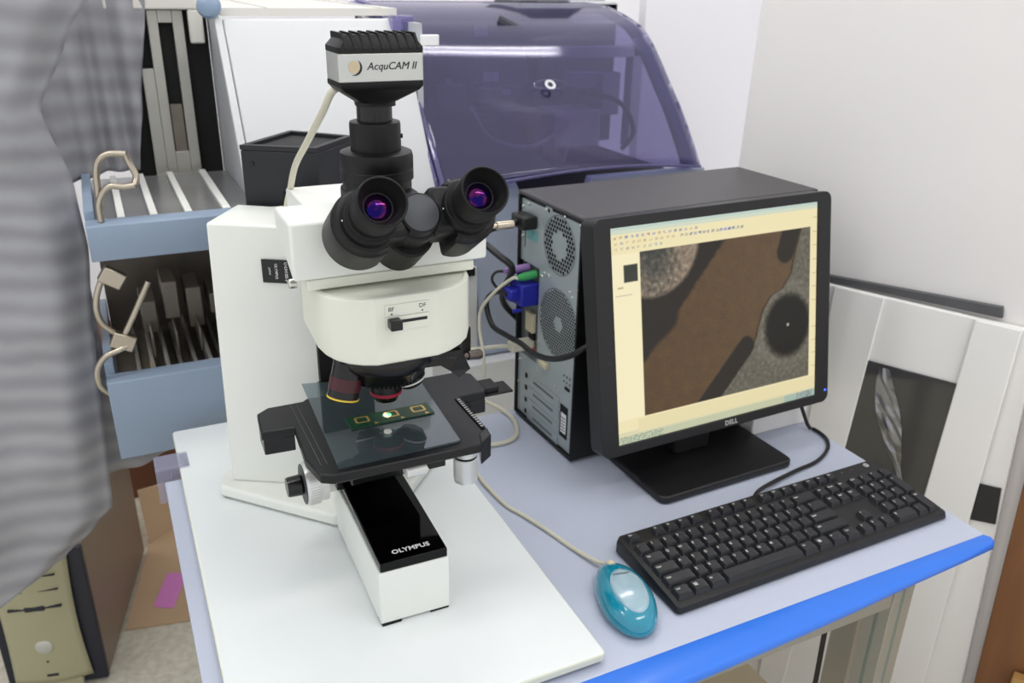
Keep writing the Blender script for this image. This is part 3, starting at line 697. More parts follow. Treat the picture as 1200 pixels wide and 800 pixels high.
# camera cable
bm = Tube([(.2035, .792, .556), (.200, .80, .5495), (.198, .83, .528), (.197, .90, .489), (.1945, .955, .455), (.1945, .995, .42), (.195, 1.03, .388), (.21, 1.12, .33), (.27, 1.19, .2), (.30, 1.20, .1), (.33, 1.2, .02), (.40, 1.19, .0045), (.47, 1.165, .0040), (.507, 1.152, .0038), (.527, 1.10, .0038), (.527, 1.058, .0038), (.508, 1.018, .0038), (.478, 1.008, .0038), (.43, 1.02, .0038)], .0036, 12)
tag(obj('camera_cable', bm, 'wcable'), 'thick cream cable running from the silver camera down behind the microscope', 'cable')

# ---------------------------------------------------------------- computer tower on the bench
a_ = math.radians(1.99)
W = empty('tower_computer', (.5488, .9188, 0), a_, 'black tower computer standing on the bench, metal back with fan grilles showing', 'computer')
def L(name, bm, m, par=W, **k): return obj(name, bm, m, par, world=False, **k)
Wd, Ht, Dp = .177, .368, .418
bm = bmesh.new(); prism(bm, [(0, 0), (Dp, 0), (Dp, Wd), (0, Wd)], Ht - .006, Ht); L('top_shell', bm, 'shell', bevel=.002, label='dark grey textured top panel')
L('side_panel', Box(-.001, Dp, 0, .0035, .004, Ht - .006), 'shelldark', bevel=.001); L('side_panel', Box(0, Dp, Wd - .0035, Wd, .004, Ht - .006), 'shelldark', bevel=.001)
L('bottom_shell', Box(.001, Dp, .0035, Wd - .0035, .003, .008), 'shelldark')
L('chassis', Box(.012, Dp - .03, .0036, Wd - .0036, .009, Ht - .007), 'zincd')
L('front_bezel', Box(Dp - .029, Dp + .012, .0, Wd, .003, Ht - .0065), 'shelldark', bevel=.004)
# rear plate with cut-out for the connectors
bm = bmesh.new()
box(bm, .0045, .0115, .0036, .116, .009, Ht - .0115)
box(bm, .0045, .0115, .116, .1734, .263, Ht - .0115)
box(bm, .0045, .0115, .116, .1734, .009, .112)
L('rear_plate', bm, 'zinc', smooth=False, bevel=.0008)
L('connector_panel', Box(.009, .0117, .116, .1734, .112, .263), 'zincd', label='recessed connector panel')
def grille(cy, cz, R, r, pitch, hr, name, ell=1, octa=False):
    bm = bmesh.new(); N = int(R / pitch) + 2
    ring = []
    for i in range(-N, N + 1):
        for j in range(-N * 2, N * 2 + 1):
            y = (i + (.5 if j % 2 else 0)) * pitch; z = j * pitch * .866
            d = math.hypot(y, z)
            if d > R - hr or d < r: continue
            if octa and abs(y) > R * .93: continue
            disc(bm, (.0042, cy + y, cz + z), (-1, 0, 0), hr, 6, 0)
    L(name, bm, 'hole', smooth=False)
    bm = bmesh.new(); pass
    seg = 40; a = [bm.verts.new((.0040, cy + (R + .001) * math.cos(2 * PI * k / seg), cz + (R + .001) * math.sin(2 * PI * k / seg))) for k in range(seg)]
    b = [bm.verts.new((.0040, cy + (R - .0004) * math.cos(2 * PI * k / seg), cz + (R - .0004) * math.sin(2 * PI * k / seg))) for k in range(seg)]
    for k in range(seg): bm.faces.new((a[k], a[(k + 1) % seg], b[(k + 1) % seg], b[k]))
    L('grille_rim', bm, 'zincd', smooth=False)
grille(.0625, .3135, .0415, .0195, .0069, .0030, 'fan_grille')
grille(.0575, .1985, .0515, .0130, .0050, .0020, 'fan_grille', octa=True)
bm = bmesh.new()
for i, z0 in enumerate((.087, .066, .045, .0245)):
    box(bm, .0030, .0046, .044, .138, z0 - .0165, z0 - .0005, 0); box(bm, .0024, .0032, .060, .120, z0 - .010, z0 - .006, 1)
for i, z0 in enumerate((.087, .066, .045, .0245)): box(bm, .0038, .0044, .142, .149, z0 - .011, z0 - .003, 2)
L('expansion_slots', bm, ['zinc', 'zincd', 'hole'], smooth=False, bevel=.0004)
bm = bmesh.new(); box(bm, .0038, .0046, .0195, .0405, .028, .080, 0); box(bm, .0032, .0040, .0225, .0365, .036, .068, 1); 
for i in range(5): box(bm, .0028, .0034, .0245, .0345, .040 + i * .005, .0412 + i * .005, 0)
L('barcode_label', bm, ['hole', 'white'], smooth=False)
bm = bmesh.new()
for y, z in ((.010, .355), (.050, .357), (.1, .3555), (.15, .353), (.168, .345), (.168, .30), (.0085, .33), (.0085, .285), (.009, .24), (.009, .265), (.100, .262), (.108, .255), (.112, .15), (.088, .262), (.030, .256), (.022, .25), (.012, .04), (.058, .10), (.168, .1), (.17, .06), (.168, .2)):
    L('screw', Lathe((.0045, y, z), (-1, 0, 0), [(0, .0028), (.0012, .0026), (.0022, .0014)], seg=10), 'chrome')
bm = bmesh.new(); disc(bm, (.0041, .0935, .3535), (-1, 0, 0), .011, 20, 0); disc(bm, (.0040, .0935, .3555), (-1, 0, 0), .003, 10, 1)
L('padlock_loop', bm, ['zinc', 'hole'], smooth=False)
bm = bmesh.new(); quad(bm, [(.0041, .122, .300), (.0041, .157, .300), (.0041, .157, .316), (.0041, .122, .316)]); L('voltage_sticker', bm, 'teal', smooth=False)
bm = bmesh.new(); box(bm, .0040, .0046, .160, .1612, .285, .338); L('panel_slit', bm, 'hole', smooth=False)
bm = bmesh.new(); box(bm, .002, .009, .128, .150, .157, .188); L('parallel_port', bm, 'beige', bevel=.001)
bm = bmesh.new(); box(bm, .004, .009, .128, .142, .146, .155); L('network_port', bm, 'hole')
bm = bmesh.new(); lathe(bm, (.009, .134, .1295), (-1, 0, 0), [(0, .0052), (.006, .0052)], seg=16); L('audio_jack', bm, 'redjack')
bm = bmesh.new(); box(bm, -.002, .0046, .0785, .0995, .1185, .1265); L('serial_port', bm, 'beige', bevel=.0012)
bm = bmesh.new(); box(bm, .003, .0046, .018, .030, .108, .112, 0)
for y in (.018, .026, .034):
    for z in (.128, .119): disc(bm, (.0041, y, z), (-1, 0, 0), .0018, 8, 0)
L('vent_holes', bm, 'hole', smooth=False)
# cables at the back of the tower
Wi = Matrix.Translation((.5488, .9188, 0)) @ Matrix.Rotation(a_, 4, 'Z')
def wp(x, y, z): return tuple(Wi @ Vector((x, y, z)))
C1 = empty('mains_cable', wp(0, .14, .33), 0, 'black power cord plugged into the top of the tower computer', 'cord')
bm = bmesh.new(); 
m = Wi
box(bm, -.020, .004, .124, .162, .3205, .340, mtx=Wi); obj('plug', bm, 'bcable', C1, bevel=.003)
bm = Tube([wp(-.018, .143, .330), (.515, 1.06, .3285), (.500, 1.075, .321), (.488, 1.098, .308), (.472, 1.13, .285), (.46, 1.16, .2), (.47, 1.18, .08), (.49, 1.19, -.06), (.5, 1.19, -.3)], .0048); obj('cord', bm, 'bcable', C1)
C2 = empty('mouse_cable_plug', wp(0, .125, .25), 0, 'cream cable with green round plug in the tower computer', 'cable')
obj('plug', Lathe(wp(.006, .128, .252), (-1, .05, -.1), [(0, .0062), (.020, .0062), (.030, .004)], seg=18), 'green', C2, label='green plug')
bm = Tube([wp(-.022, .130, .249), (.515, 1.055, .247), (.50, 1.081, .220), (.489, 1.106, .185), (.485, 1.104, .154), (.485, 1.09, .119), (.485, 1.085, .086), (.480, 1.09, .03), (.46, 1.08, .0035), (.42, 1.0, .003), (.411, .92, .003)], .0026); obj('cable', bm, 'wcable', C2)
C3 = empty('keyboard_plug', wp(0, .15, .25), 0, 'short cable with purple round plug beside the green one', 'cable')
obj('plug', Lathe(wp(.006, .150, .256), (-1, .05, -.06), [(0, .0062), (.030, .0060), (.040, .004)], seg=18), 'purple', C3, label='purple plug')
bm = Tube([wp(-.03, .152, .254), (.505, 1.09, .247), (.510, 1.112, .225), (.54, 1.128, .19), (.60, 1.132, .12), (.64, 1.15, -.2)], .0022); obj('cable', bm, 'bcable', C3)
C4 = empty('video_cable', wp(0, .13, .22), 0, 'thick black video cable with blue plug curving across the tower computer back', 'cable')
bm = bmesh.new(); box(bm, -.022, .009, .120, .160, .205, .240, mtx=Wi); box(bm, -.036, -.020, .128, .152, .214, .232, mtx=Wi); obj('plug', bm, 'vga', C4, bevel=.003, label='blue plug')
obj('plug_screw', Lathe(wp(-.018, .126, .200), (-1, 0, 0), [(0, .003), (.014, .003)], seg=12), 'vga', C4)
bm = Tube([wp(-.034, .140, .223), (.503, 1.085, .218), (.497, 1.105, .195), (.498, 1.085, .165), (.504, 1.045, .162), (.510, 1.012, .162), (.515, .980, .158), (.520, .938, .166), (.532, .905, .182), (.56, .885, .205), (.62, .868, .215), (.68, .862, .20), (.71, .862, .17)], .0042); obj('cable', bm, 'bcable', C4)
C5 = empty('usb_cable', wp(0, .14, .14), 0, 'cream cable with square plug low on the tower computer', 'cable')
bm = bmesh.new(); box(bm, -.030, .009, .130, .148, .130, .145, mtx=Wi); obj('plug', bm, 'wcable', C5, bevel=.002)
bm = Tube([wp(-.028, .139, .138), (.505, 1.085, .128), (.490, 1.13, .108), (.475, 1.185, .085), (.455, 1.215, .068), (.42, 1.23, .05), (.38, 1.235, .03), (.33, 1.215, .02), (.29, 1.13, .034)], .0032); obj('cable', bm, 'wcable', C5)
C6 = Tube([(.36, 1.17, .36), (.40, 1.165, .345), (.44, 1.15, .325), (.482, 1.10, .297), (.500, 1.068, .280), (.512, 1.052, .268), (.519, 1.068, .247), (.520, 1.095, .215), (.535, 1.118, .18), (.58, 1.13, .13), (.66, 1.135, .03), (.70, 1.14, -.3)], .0050)
tag(obj('power_cable', C6, 'bcable'), 'black cable slanting from behind the microscope towards the tower computer', 'cable')

# ---------------------------------------------------------------- monitor
am = math.radians(1.62); tl = .19
Mn = empty('monitor', (.728, .83, 0), am, 'black flat monitor on a square stand, showing a brown and grey specimen image', 'monitor')
Om = Vector((.5342, .8093, .0697)); mx_ = Vector((math.cos(am), math.sin(am), 0)); my_ = Vector((-math.sin(am), math.cos(am), 0))
mz_ = my_ * math.sin(tl) + Vector((0, 0, math.cos(tl))); mn_ = mx_.cross(mz_)   # points to the viewer
MM = Matrix((mx_, mz_, mn_)).transposed().to_4x4(); MM.translation = Om
def mon(name, bm, m, par=Mn, **k):
    bm.transform(MM); return obj(name, bm, m, par, **k)
MW, MH = .4053, .3158
# bezel ring with opening
def ringprism(o_, i_, z0, z1):
    bm = bmesh.new(); n = len(o_)
    A0 = [bm.verts.new((x, y, z0)) for x, y in o_]; A1 = [bm.verts.new((x, y, z1)) for x, y in o_]
    I1 = [bm.verts.new((x, y, z1)) for x, y in i_]; I0 = [bm.verts.new((x, y, z1 - .004)) for x, y in i_]
    for P_, Q_ in ((A0, A1), (A1, I1), (I1, I0)):
        for k in range(n): bm.faces.new((P_[k], P_[(k + 1) % n], Q_[(k + 1) % n], Q_[k]))
    bm.faces.new(A0[::-1]); return bm
bz = mon('bezel', ringprism(rounded(0, MW, 0, MH, .012, 6), rounded(.0265, MW - .0245, .0135, MH - .0135, .0006, 6), -.030, 0), 'monitor', bevel=.0012)
bm = bmesh.new(); rs = []
for x0, x1, y0, y1, z in ((.002, MW - .002, .002, MH - .002, -.0301), (.012, MW - .012, .012, MH - .012, -.040), (.06, MW - .06, .05, MH - .06, -.047)): rs.append([bm.verts.new((x, y, z)) for x, y in rounded(x0, x1, y0, y1, .012, 5)])
for i in range(2):
    n = len(rs[i])
    for k in range(n): bm.faces.new((rs[i][k], rs[i][(k + 1) % n], rs[i + 1][(k + 1) % n], rs[i + 1][k]))
bm.faces.new(rs[-1]); bm.faces.new(rs[0][::-1]); mon('back_cover', bm, 'monitor')
# the picture on the screen
sx0, sx1, sz0, sz1 = .0265, MW - .0245, .0135, MH - .0135
def nz(x, y, s_, k=0): return noise.noise(Vector((x * s_, y * s_, k)))
def fbm(x, y, s_, k=0): return nz(x, y, s_, k) * .6 + nz(x, y, s_ * 2.3, k + 3) * .3 + nz(x, y, s_ * 5, k + 6) * .2
def seg_d(px, py, ax, ay, bx, by):
    vx, vy = bx - ax, by - ay; t = max(0, min(1, ((px - ax) * vx + (py - ay) * vy) / (vx * vx + vy * vy))); return math.hypot(px - ax - vx * t, py - ay - vy * t)
def sm(e0, e1, x):
    t = max(0, min(1, (x - e0) / (e1 - e0))); return t * t * (3 - 2 * t)
def mixc(a, b, t): return tuple(a[i] + (b[i] - a[i]) * t for i in range(3))
BND = [(.352, .268), (.341, .235), (.333, .205), (.318, .186), (.296, .178), (.281, .160), (.273, .140), (.268, .122), (.258, .104), (.236, .09), (.205, .062), (.186, .046)]
def bnd_x(z):
    for (x0, z0), (x1, z1) in zip(BND, BND[1:]):
        if z1 <= z <= z0: return x1 + (x0 - x1) * (z - z1) / (z0 - z1)
    return .18
icons = [(.035 + i * .0085, .289, (random.choice([(150, 150, 190), (190, 170, 120), (180, 130, 120), (120, 130, 170)]))) for i in range(16)]
icons += [(.035 + i * .009, .2815, random.choice([(200, 170, 120), (170, 170, 180), (200, 180, 140)])) for i in range(11)] + [(.14 + i * .0072, .2815, random.choice([(70, 90, 150), (120, 120, 140), (90, 110, 120)])) for i in range(15)]
icons += [(.035 + i * .0088, .2745, random.choice([(170, 170, 160), (150, 160, 190), (190, 170, 150)])) for i in range(9)]
def screen_col(x, z):
    if x > .071 and x < .3685 and z > .046 and z < .2675:
        g = fbm(x, z, 160); g2 = fbm(x, z, 520, 9); g3 = fbm(x, z, 60, 4)
        brown = (95 + g2 * 18 + g3 * 10 + (x - .2) * 40, 74 + g2 * 15 + g3 * 8 + (x - .2) * 50, 51 + g2 * 9 + (x - .2) * 60)
        grey = (104 + g * 30 + g2 * 26, 100 + g * 30 + g2 * 26, 88 + g * 28 + g2 * 24); dark = (41 + g2 * 4, 36 + g2 * 4, 30 + g2 * 4)
        c_ = brown
        # dark diagonal band left
        dd = seg_d(x, z, .035, .130, .192, .298); dd2 = seg_d(x, z, .05, .142, .105, .178)
        c_ = mixc(c_, dark, max(sm(.038, .031, dd + g * .003), sm(.03, .02, dd2)))
        # round pad top left
        d = math.hypot(x - .092, (z - .280)); rim = sm(.079, .071, d + g * .003)
        pad = mixc((60, 62, 58), (142 + g * 60, 126 + g * 60, 108 + g * 55), sm(.018, .062, d + (z - .25) * .55 + g * .02))
        c_ = mixc(c_, pad, rim)
        # grey ground right
        bx = bnd_x(z) + g * .003
        gr = sm(-.0015, .0015, x - bx)
        halo = math.hypot(x - .322, (z - .132) * .95)
        light = sm(.075, .048, halo) * 10; grr = tuple(v_ + light for v_ in grey)
        edge = math.exp(-((x - bx + .002) / .0025) ** 2) * .5
        c_ = mixc(c_, dark, edge if z > .1 else 0); c_ = mixc(c_, grr, gr)
        c_ = mixc(c_, (34, 32, 28), sm(.050, .036, math.hypot(x - .326, (z - .130) * .93) + g * .002))
        if math.hypot(x - .3265, z - .131) < .0022: c_ = (170, 170, 165)
        c_ = mixc(c_, (46, 42, 36), sm(.0185, .014, seg_d(x, z, .341, .292, .321, .238) + g * .001))
        c_ = mixc(c_, (44, 40, 34), sm(.0165, .0125, seg_d(x, z, .248, .112, .172, .038) + g * .001))
        return c_
    c_ = (244, 232, 186)
    if z > .2975: c_ = (196, 214, 204)
    elif z > .2935: c_ = (214, 222, 200)
    elif z < .0235: c_ = (200, 204, 172) if x < .32 else (170, 190, 176)
    elif z < .030: c_ = (224, 218, 180)
    if .026 < z < .044 and x > .06: c_ = (236, 224, 178)
    if x < .07 and .046 < z < .268: c_ = (250, 240, 200)
    if .0455 < x < .0675 and .2305 < z < .254: c_ = (92, 92, 78)
    if .047 < x < .066 and .232 < z < .2525: c_ = (56, 60, 48)
    if .036 < x < .044 and .2235 < z < .2255: c_ = (200, 180, 140)
    if .032 < x < .058 and .2135 < z < .2150: c_ = (196, 190, 170)
    for ix, iz, ic in icons:
        if abs(x - ix) < .0024 and abs(z - iz) < .0019 and noise.noise(Vector((x * 1400, z * 1400, 2))) > -.15: return mixc(c_, ic, .7)
    if abs(x - .215) < .012 and .2795 < z < .2835: c_ = (214, 210, 222)
    if z < .0235 and .030 < x < .10 and noise.noise(Vector((x * 700, z * 700, 5))) > .15: c_ = (110, 140, 140)
    if z < .0235 and .345 < x < .375 and noise.noise(Vector((x * 900, z * 900, 5))) > .1: c_ = (120, 130, 140)
    if x > .3685 + .004 and z > .046 and int(z * 1000) % 20 == 0: c_ = (206, 190, 150)
    return c_
NX, NZ = 290, 240
bm = bmesh.new(); lay = bm.loops.layers.float_color.new('picture'); g_ = [[bm.verts.new((sx0 + (sx1 - sx0) * i / NX, sz0 + (sz1 - sz0) * j / NZ, -.0035)) for i in range(NX + 1)] for j in range(NZ + 1)]
cols = [[tuple(lin(max(0, min(255, v_))) for v_ in screen_col(sx0 + (sx1 - sx0) * i / NX, sz0 + (sz1 - sz0) * j / NZ)) + (1,) for i in range(NX + 1)] for j in range(NZ + 1)]
for j in range(NZ):
    for i in range(NX):
        fc = bm.faces.new((g_[j][i], g_[j][i + 1], g_[j + 1][i + 1], g_[j + 1][i]))
        for lp, (a, b) in zip(fc.loops, ((j, i), (j, i + 1), (j + 1, i + 1), (j + 1, i))): lp[lay] = cols[a][b]
def _scr(nt, out):
    at = nt.nodes.new('ShaderNodeAttribute'); at.attribute_name = 'picture'
    em = nt.nodes.new('ShaderNodeEmission'); em.inputs['Strength'].default_value = .93; nt.links.new(at.outputs['Color'], em.inputs['Color'])
    gl = nt.nodes.new('ShaderNodeBsdfGlossy'); gl.inputs['Roughness'].default_value = .35; gl.inputs['Color'].default_value = (.03, .03, .03, 1)
    ad = nt.nodes.new('ShaderNodeAddShader'); nt.links.new(em.outputs[0], ad.inputs[0]); nt.links.new(gl.outputs[0], ad.inputs[1]); nt.links.new(ad.outputs[0], out.inputs[0])
M['screen'] = special('lit_screen', _scr)
mon('screen', bm, 'screen', smooth=False, label='lit screen with cream window borders')
bm = text_bm('DELL', .0095, (.2165, .0068, .0001), (1, 0, 0), (0, 1, 0), .0003, bold=.0003, spacing=1.1); mon('maker_lettering', bm, 'satinsteel', bz, smooth=False)
mon('power_light', Lathe((MW - .0065, .0185, -.0002), (0, 0, 1), [(0, .0017), (.0008, .0015)], seg=12), 'led', bz)
bm = bmesh.new(); box(bm, .02, .07, -.008, .002, -.05, -.032); mon('lower_bracket', bm, 'monitor')
# stand
def stx(x, y): 
    v = Vector((.609, .7717, 0)) + mx_ * x + my_ * y; return (v.x, v.y)
def mstand(name, pts, z0, z1, **k):
    return obj(name, Prism([stx(x, y) for x, y in pts], z0, z1), 'base', Mn, **k)
mstand('stand_base', rounded(0, .236, 0, .175, .012), .001, .0125, bevel=.003, seg=3, label='flat square stand base')
obj('stand_neck', Prism([stx(x, y) for x, y in rounded(.085, .150, .085, .115, .008)], .0125, .2), 'monitor', Mn, bevel=.003)
bm = Tube([(.925, .868, .06), (.936, .864, .035), (.943, .856, .012), (.947, .850, .0034), (.951, .853, -.001)][:4], .003)
tag(obj('monitor_cable', bm, 'bcable'), 'short black cable coming down behind the right edge of the monitor', 'cable')

# ---------------------------------------------------------------- keyboard
ak = math.radians(.73)
K = empty('keyboard', (.4997, .5867, 0), ak, 'black full-size keyboard lying along the front of the bench', 'keyboard')
KW, KD = .4418, .130
def ztop(y): return .0105 + .012 * y / KD
bm = bmesh.new(); n = 5
o_ = rounded(0, KW, 0, KD, .006, 5); a = [bm.verts.new((x, y, .0022)) for x, y in o_]; b = [bm.verts.new((x, y, ztop(y) - .0065)) for x, y in o_]; c_ = [bm.verts.new((x + (KW / 2 - x) * .008, y + (KD / 2 - y) * .02, ztop(y))) for x, y in o_]
nn_ = len(o_)
for P_, Q_ in ((a, b), (b, c_)):
    for k in range(nn_): bm.faces.new((P_[k], P_[(k + 1) % nn_], Q_[(k + 1) % nn_], Q_[k]))
bm.faces.new(a[::-1]); bm.faces.new(c_)
L('case', bm, 'kbody', K, bevel=.0008)
for x in (.03, KW - .03): 
    L('foot', Box(x - .012, x + .012, .01, .018, 0, .0023), 'rubber', K)
    L('foot', Box(x - .012, x + .012, KD - .018, KD - .01, 0, .0023), 'rubber', K)
def plainkey(x, y, w, h, leg='', lg2='', first=[None]):
    """a keycap: sloped sides, dished top, printed legend"""
    bm = bmesh.new(); g = .0009; z0 = ztop(y + h / 2) - .0002; tz = z0 + .0056
    sl = .012 / KD
    def zz(yy, z): return z + (yy - y - h / 2) * sl
    lo = rounded(x + g, x + w - g, y + g, y + h - g, .001, 2); hi = rounded(x + g + .0022, x + w - g - .0022, y + g + .0026, y + h - g - .0010, .0015, 2)
    A_ = [bm.verts.new((p, q, zz(q, z0))) for p, q in lo]; B_ = [bm.verts.new((p, q, zz(q, tz))) for p, q in hi]; n = len(lo)
    cx, cy = x + w / 2, y + h / 2 + .0008
    C_ = [bm.verts.new((cx + (p - cx) * .7, cy + (q - cy) * .7, zz(q, tz - .0004))) for p, q in hi]
    for P_, Q_ in ((A_, B_), (B_, C_)):
        for k in range(n): bm.faces.new((P_[k], P_[(k + 1) % n], Q_[(k + 1) % n], Q_[k]))
    bm.faces.new(A_[::-1]); bm.faces.new(C_)
    if leg:
        sz = .0050 if len(leg) == 1 else .0034
        text_bm(leg, sz, (x + .0050 + (len(leg) - 1) * .0009, y + h - .0060, zz(y + h - .006, tz + .0001)), (1, 0, 0), (0, 1, sl), .0001, bm=bm, mi=1, bold=.0001)
    if lg2: text_bm(lg2, .0040, (x + w - .0062, y + .0068, zz(y + .0068, tz + .0001)), (1, 0, 0), (0, 1, sl), .0001, bm=bm, mi=1)
    return bm
p = .01905; X0 = .0075; Y0 = .0085
keys = []
rows = [
    (0, [('Ctrl', 1.25), ('#', 1.25), ('Alt', 1.25), ('', 6.25), ('Alt', 1.25), ('#', 1.25), ('=', 1.25), ('Ctrl', 1.25)]),
    (1, [('Shift', 2.25)] + [(ch, 1) for ch in 'ZXCVBNM,./'] + [('Shift', 2.75)]),
    (2, [('Caps', 1.75)] + [(ch, 1) for ch in "ASDFGHJKL;'"] + [('Enter', 2.25)]),
    (3, [('Tab', 1.5)] + [(ch, 1) for ch in 'QWERTYUIOP[]'] + [('\\', 1.5)]),
    (4, [(ch, 1) for ch in '`1234567890-='] + [('Back', 2)])]
for r, ks in rows:
    x = X0
    for ch, w in ks: keys.append((x, Y0 + r * p, w * p, p, ch)); x += w * p
yF = Y0 + 5 * p + .0045
x = X0; keys.append((x, yF, p, p * .86, 'Esc')); x += 2 * p
for i in range(12):
    keys.append((x, yF, p, p * .86, 'F%d' % (i + 1))); x += p
    if i in (3, 7): x += p / 2
xn = X0 + 15 * p + .0045
for i, ch in enumerate(('Prt', 'Scr', 'Brk')): keys.append((xn + i * p, yF, p, p * .86, ch))
for i, ch in enumerate(('Ins', 'Home', 'PgU')): keys.append((xn + i * p, Y0 + 4 * p, p, p, ch))
for i, ch in enumerate(('Del', 'End', 'PgD')): keys.append((xn + i * p, Y0 + 3 * p, p, p, ch))
keys.append((xn + p, Y0 + p, p, p, '^'))
for i, ch in enumerate(('<', 'v', '>')): keys.append((xn + i * p, Y0, p, p, ch))
xp = xn + 3 * p + .0045
for i, ch in enumerate(('Num', '/', '*', '-')): keys.append((xp + i * p, Y0 + 4 * p, p, p, ch))
for i, ch in enumerate('789'): keys.append((xp + i * p, Y0 + 3 * p, p, p, ch))
for i, ch in enumerate('456'): keys.append((xp + i * p, Y0 + 2 * p, p, p, ch))
for i, ch in enumerate('123'): keys.append((xp + i * p, Y0 + p, p, p, ch))
keys.append((xp, Y0, 2 * p, p, '0')); keys.append((xp + 2 * p, Y0, p, p, '.'))
keys.append((xp + 3 * p, Y0 + 2 * p, p, 2 * p, '+')); keys.append((xp + 3 * p, Y0, p, 2 * p, 'Ent'))
random.seed(3)
for (x, y, w, h, ch) in keys:
    l2 = random.choice('ㄱㄴㄷㄹㅁㅂㅅ') if False else ''
    if ch == '#':
        bm = plainkey(x, y, w, h); zq = ztop(y + h / 2) + .0056; q = .0021
        for i in (0, 1):
            for j in (0, 1): box(bm, x + .0055 + i * (q + .0004), x + .0055 + i * (q + .0004) + q, y + .0095 + j * (q + .0004), y + .0095 + j * (q + .0004) + q, zq, zq + .0002, 1)
    else: bm = plainkey(x, y, w, h, ch)
    L('key', bm, ['key', 'legend'], K, smooth=False)
bm = bmesh.new(); disc(bm, (.418, .121, ztop(.121) + .0002), (0, -.09, 1), .0042, 24, 0); text_bm('DELL', .0022, (.418, .121, ztop(.121) + .0004), (1, 0, 0), (0, 1, .09), .0001, bm=bm, mi=1)
for i in range(3): disc(bm, (.352 + i * .019, .121, ztop(.121) + .0002), (0, -.09, 1), .0006, 8, 0)
L('badge', bm, ['satinsteel', 'carb'], K, smooth=False)
bm = Tube([(.720, .722, .012), (.745, .738, .010), (.785, .752, .006), (.834, .763, .0045), (.885, .772, .0035), (.925, .792, .0035), (.946, .815, .0035), (.9515, .835, .0035), (.951, .850, .0034)], .0028)
L_ = obj('keyboard_cable', bm, 'bcable', None); tag(L_, 'black keyboard cable curling past the monitor stand to the bench edge', 'cable')

# ---------------------------------------------------------------- mouse
am_ = math.radians(-13)
MO = empty('computer_mouse', (.4565, .6295, 0), am_, 'translucent turquoise oval mouse with a silvery dome, between board and keyboard', 'mouse')
def mouse_bm(z0, z1, s0=1, s1=1, n=48):
    bm = bmesh.new(); rs = []
    for k in range(13):
        t = k / 12
        rs.append(t)
    return bm
def egg(a, L_=.0605, Wd_=.0310): 
    x = Wd_ * math.cos(a) * (1 - .10 * math.sin(a)); y = L_ * math.sin(a); return x, y
bm = bmesh.new(); rings = []
prof = [(.0, .80), (.0015, .90), (.006, .985), (.011, 1.0), (.015, .985), (.021, .92), (.026, .80), (.0295, .62), (.0315, .42), (.0325, .2)]
def hz(x, y, z): return z * (1 - .20 * (y / .06) ** 2 - (.08 * y / .06 if z > .012 else 0)) if z > .003 else z
for z, k in prof:
    rings.append([bm.verts.new((egg(2 * PI * j / 48)[0] * k, egg(2 * PI * j / 48)[1] * k, hz(0, egg(2 * PI * j / 48)[1] * k, z))) for j in range(48)])
for i in range(len(rings) - 1):
    for j in range(48): bm.faces.new((rings[i][j], rings[i][(j + 1) % 48], rings[i + 1][(j + 1) % 48], rings[i + 1][j]))
bm.faces.new(rings[0][::-1]); bm.faces.new(rings[-1])
L('mouse_shell', bm, 'turq', MO, autosm=60)
bm = bmesh.new(); rings = []
def dz(x, y):
    r_ = math.hypot(x / .031, y / .0605)
    # height of the shell top at r_
    zz_ = [(k, z) for z, k in prof[3:]][::-1]
    if r_ <= zz_[0][0]: z = zz_[0][1]
    else:
        z = zz_[-1][1]
        for (k0, z0), (k1, z1) in zip(zz_, zz_[1:]):
            if k0 <= r_ <= k1: z = z0 + (z1 - z0) * (r_ - k0) / (k1 - k0); break
    return hz(x, y, z)
for k in (1, .97, .85, .6, .3, .05):
    rings.append([bm.verts.new((.0015 + .0195 * k * math.cos(2 * PI * j / 40), -.009 + .0355 * k * math.sin(2 * PI * j / 40), dz(.0015 + .0195 * k * math.cos(2 * PI * j / 40), -.009 + .0355 * k * math.sin(2 * PI * j / 40)) + (0 if k == 1 else .0010))) for j in range(40)])
for i in range(len(rings) - 1):
    for j in range(40): bm.faces.new((rings[i][j], rings[i][(j + 1) % 40], rings[i + 1][(j + 1) % 40], rings[i + 1][j]))
bm.faces.new(rings[-1])
L('mouse_dome', bm, 'mousegrey', MO, autosm=60, label='silvery frosted dome')
bm = bmesh.new(); L('mouse_button', Lathe((0, .049, .0165), (0, -.3, 1), [(0, .0052), (.004, .0050), (.0062, .0032), (.007, .001)], seg=20), 'beige', MO, label='cream button')
L('mouse_lettering', text_bm('MICROSOFT', .0036, (0, .014, dz(0, .014) + .0012), (1, 0, 0), (0, 1, -.1), .0003), 'greyprint', MO, smooth=False)
L('mouse_base', Lathe((0, 0, .0), (0, 0, 1), [(0, .020), (.0012, .021)], seg=30), 'blk', MO)
bm = Tube([(.4695, .6905, .010), (.463, .704, .006), (.452, .742, .003), (.440, .788, .003), (.427, .829, .003), (.416, .86, .003), (.411, .92, .003)], .0026)
tag(obj('mouse_cable', bm, 'wcable'), 'cream cable running from the turquoise mouse back along the white board', 'cable')

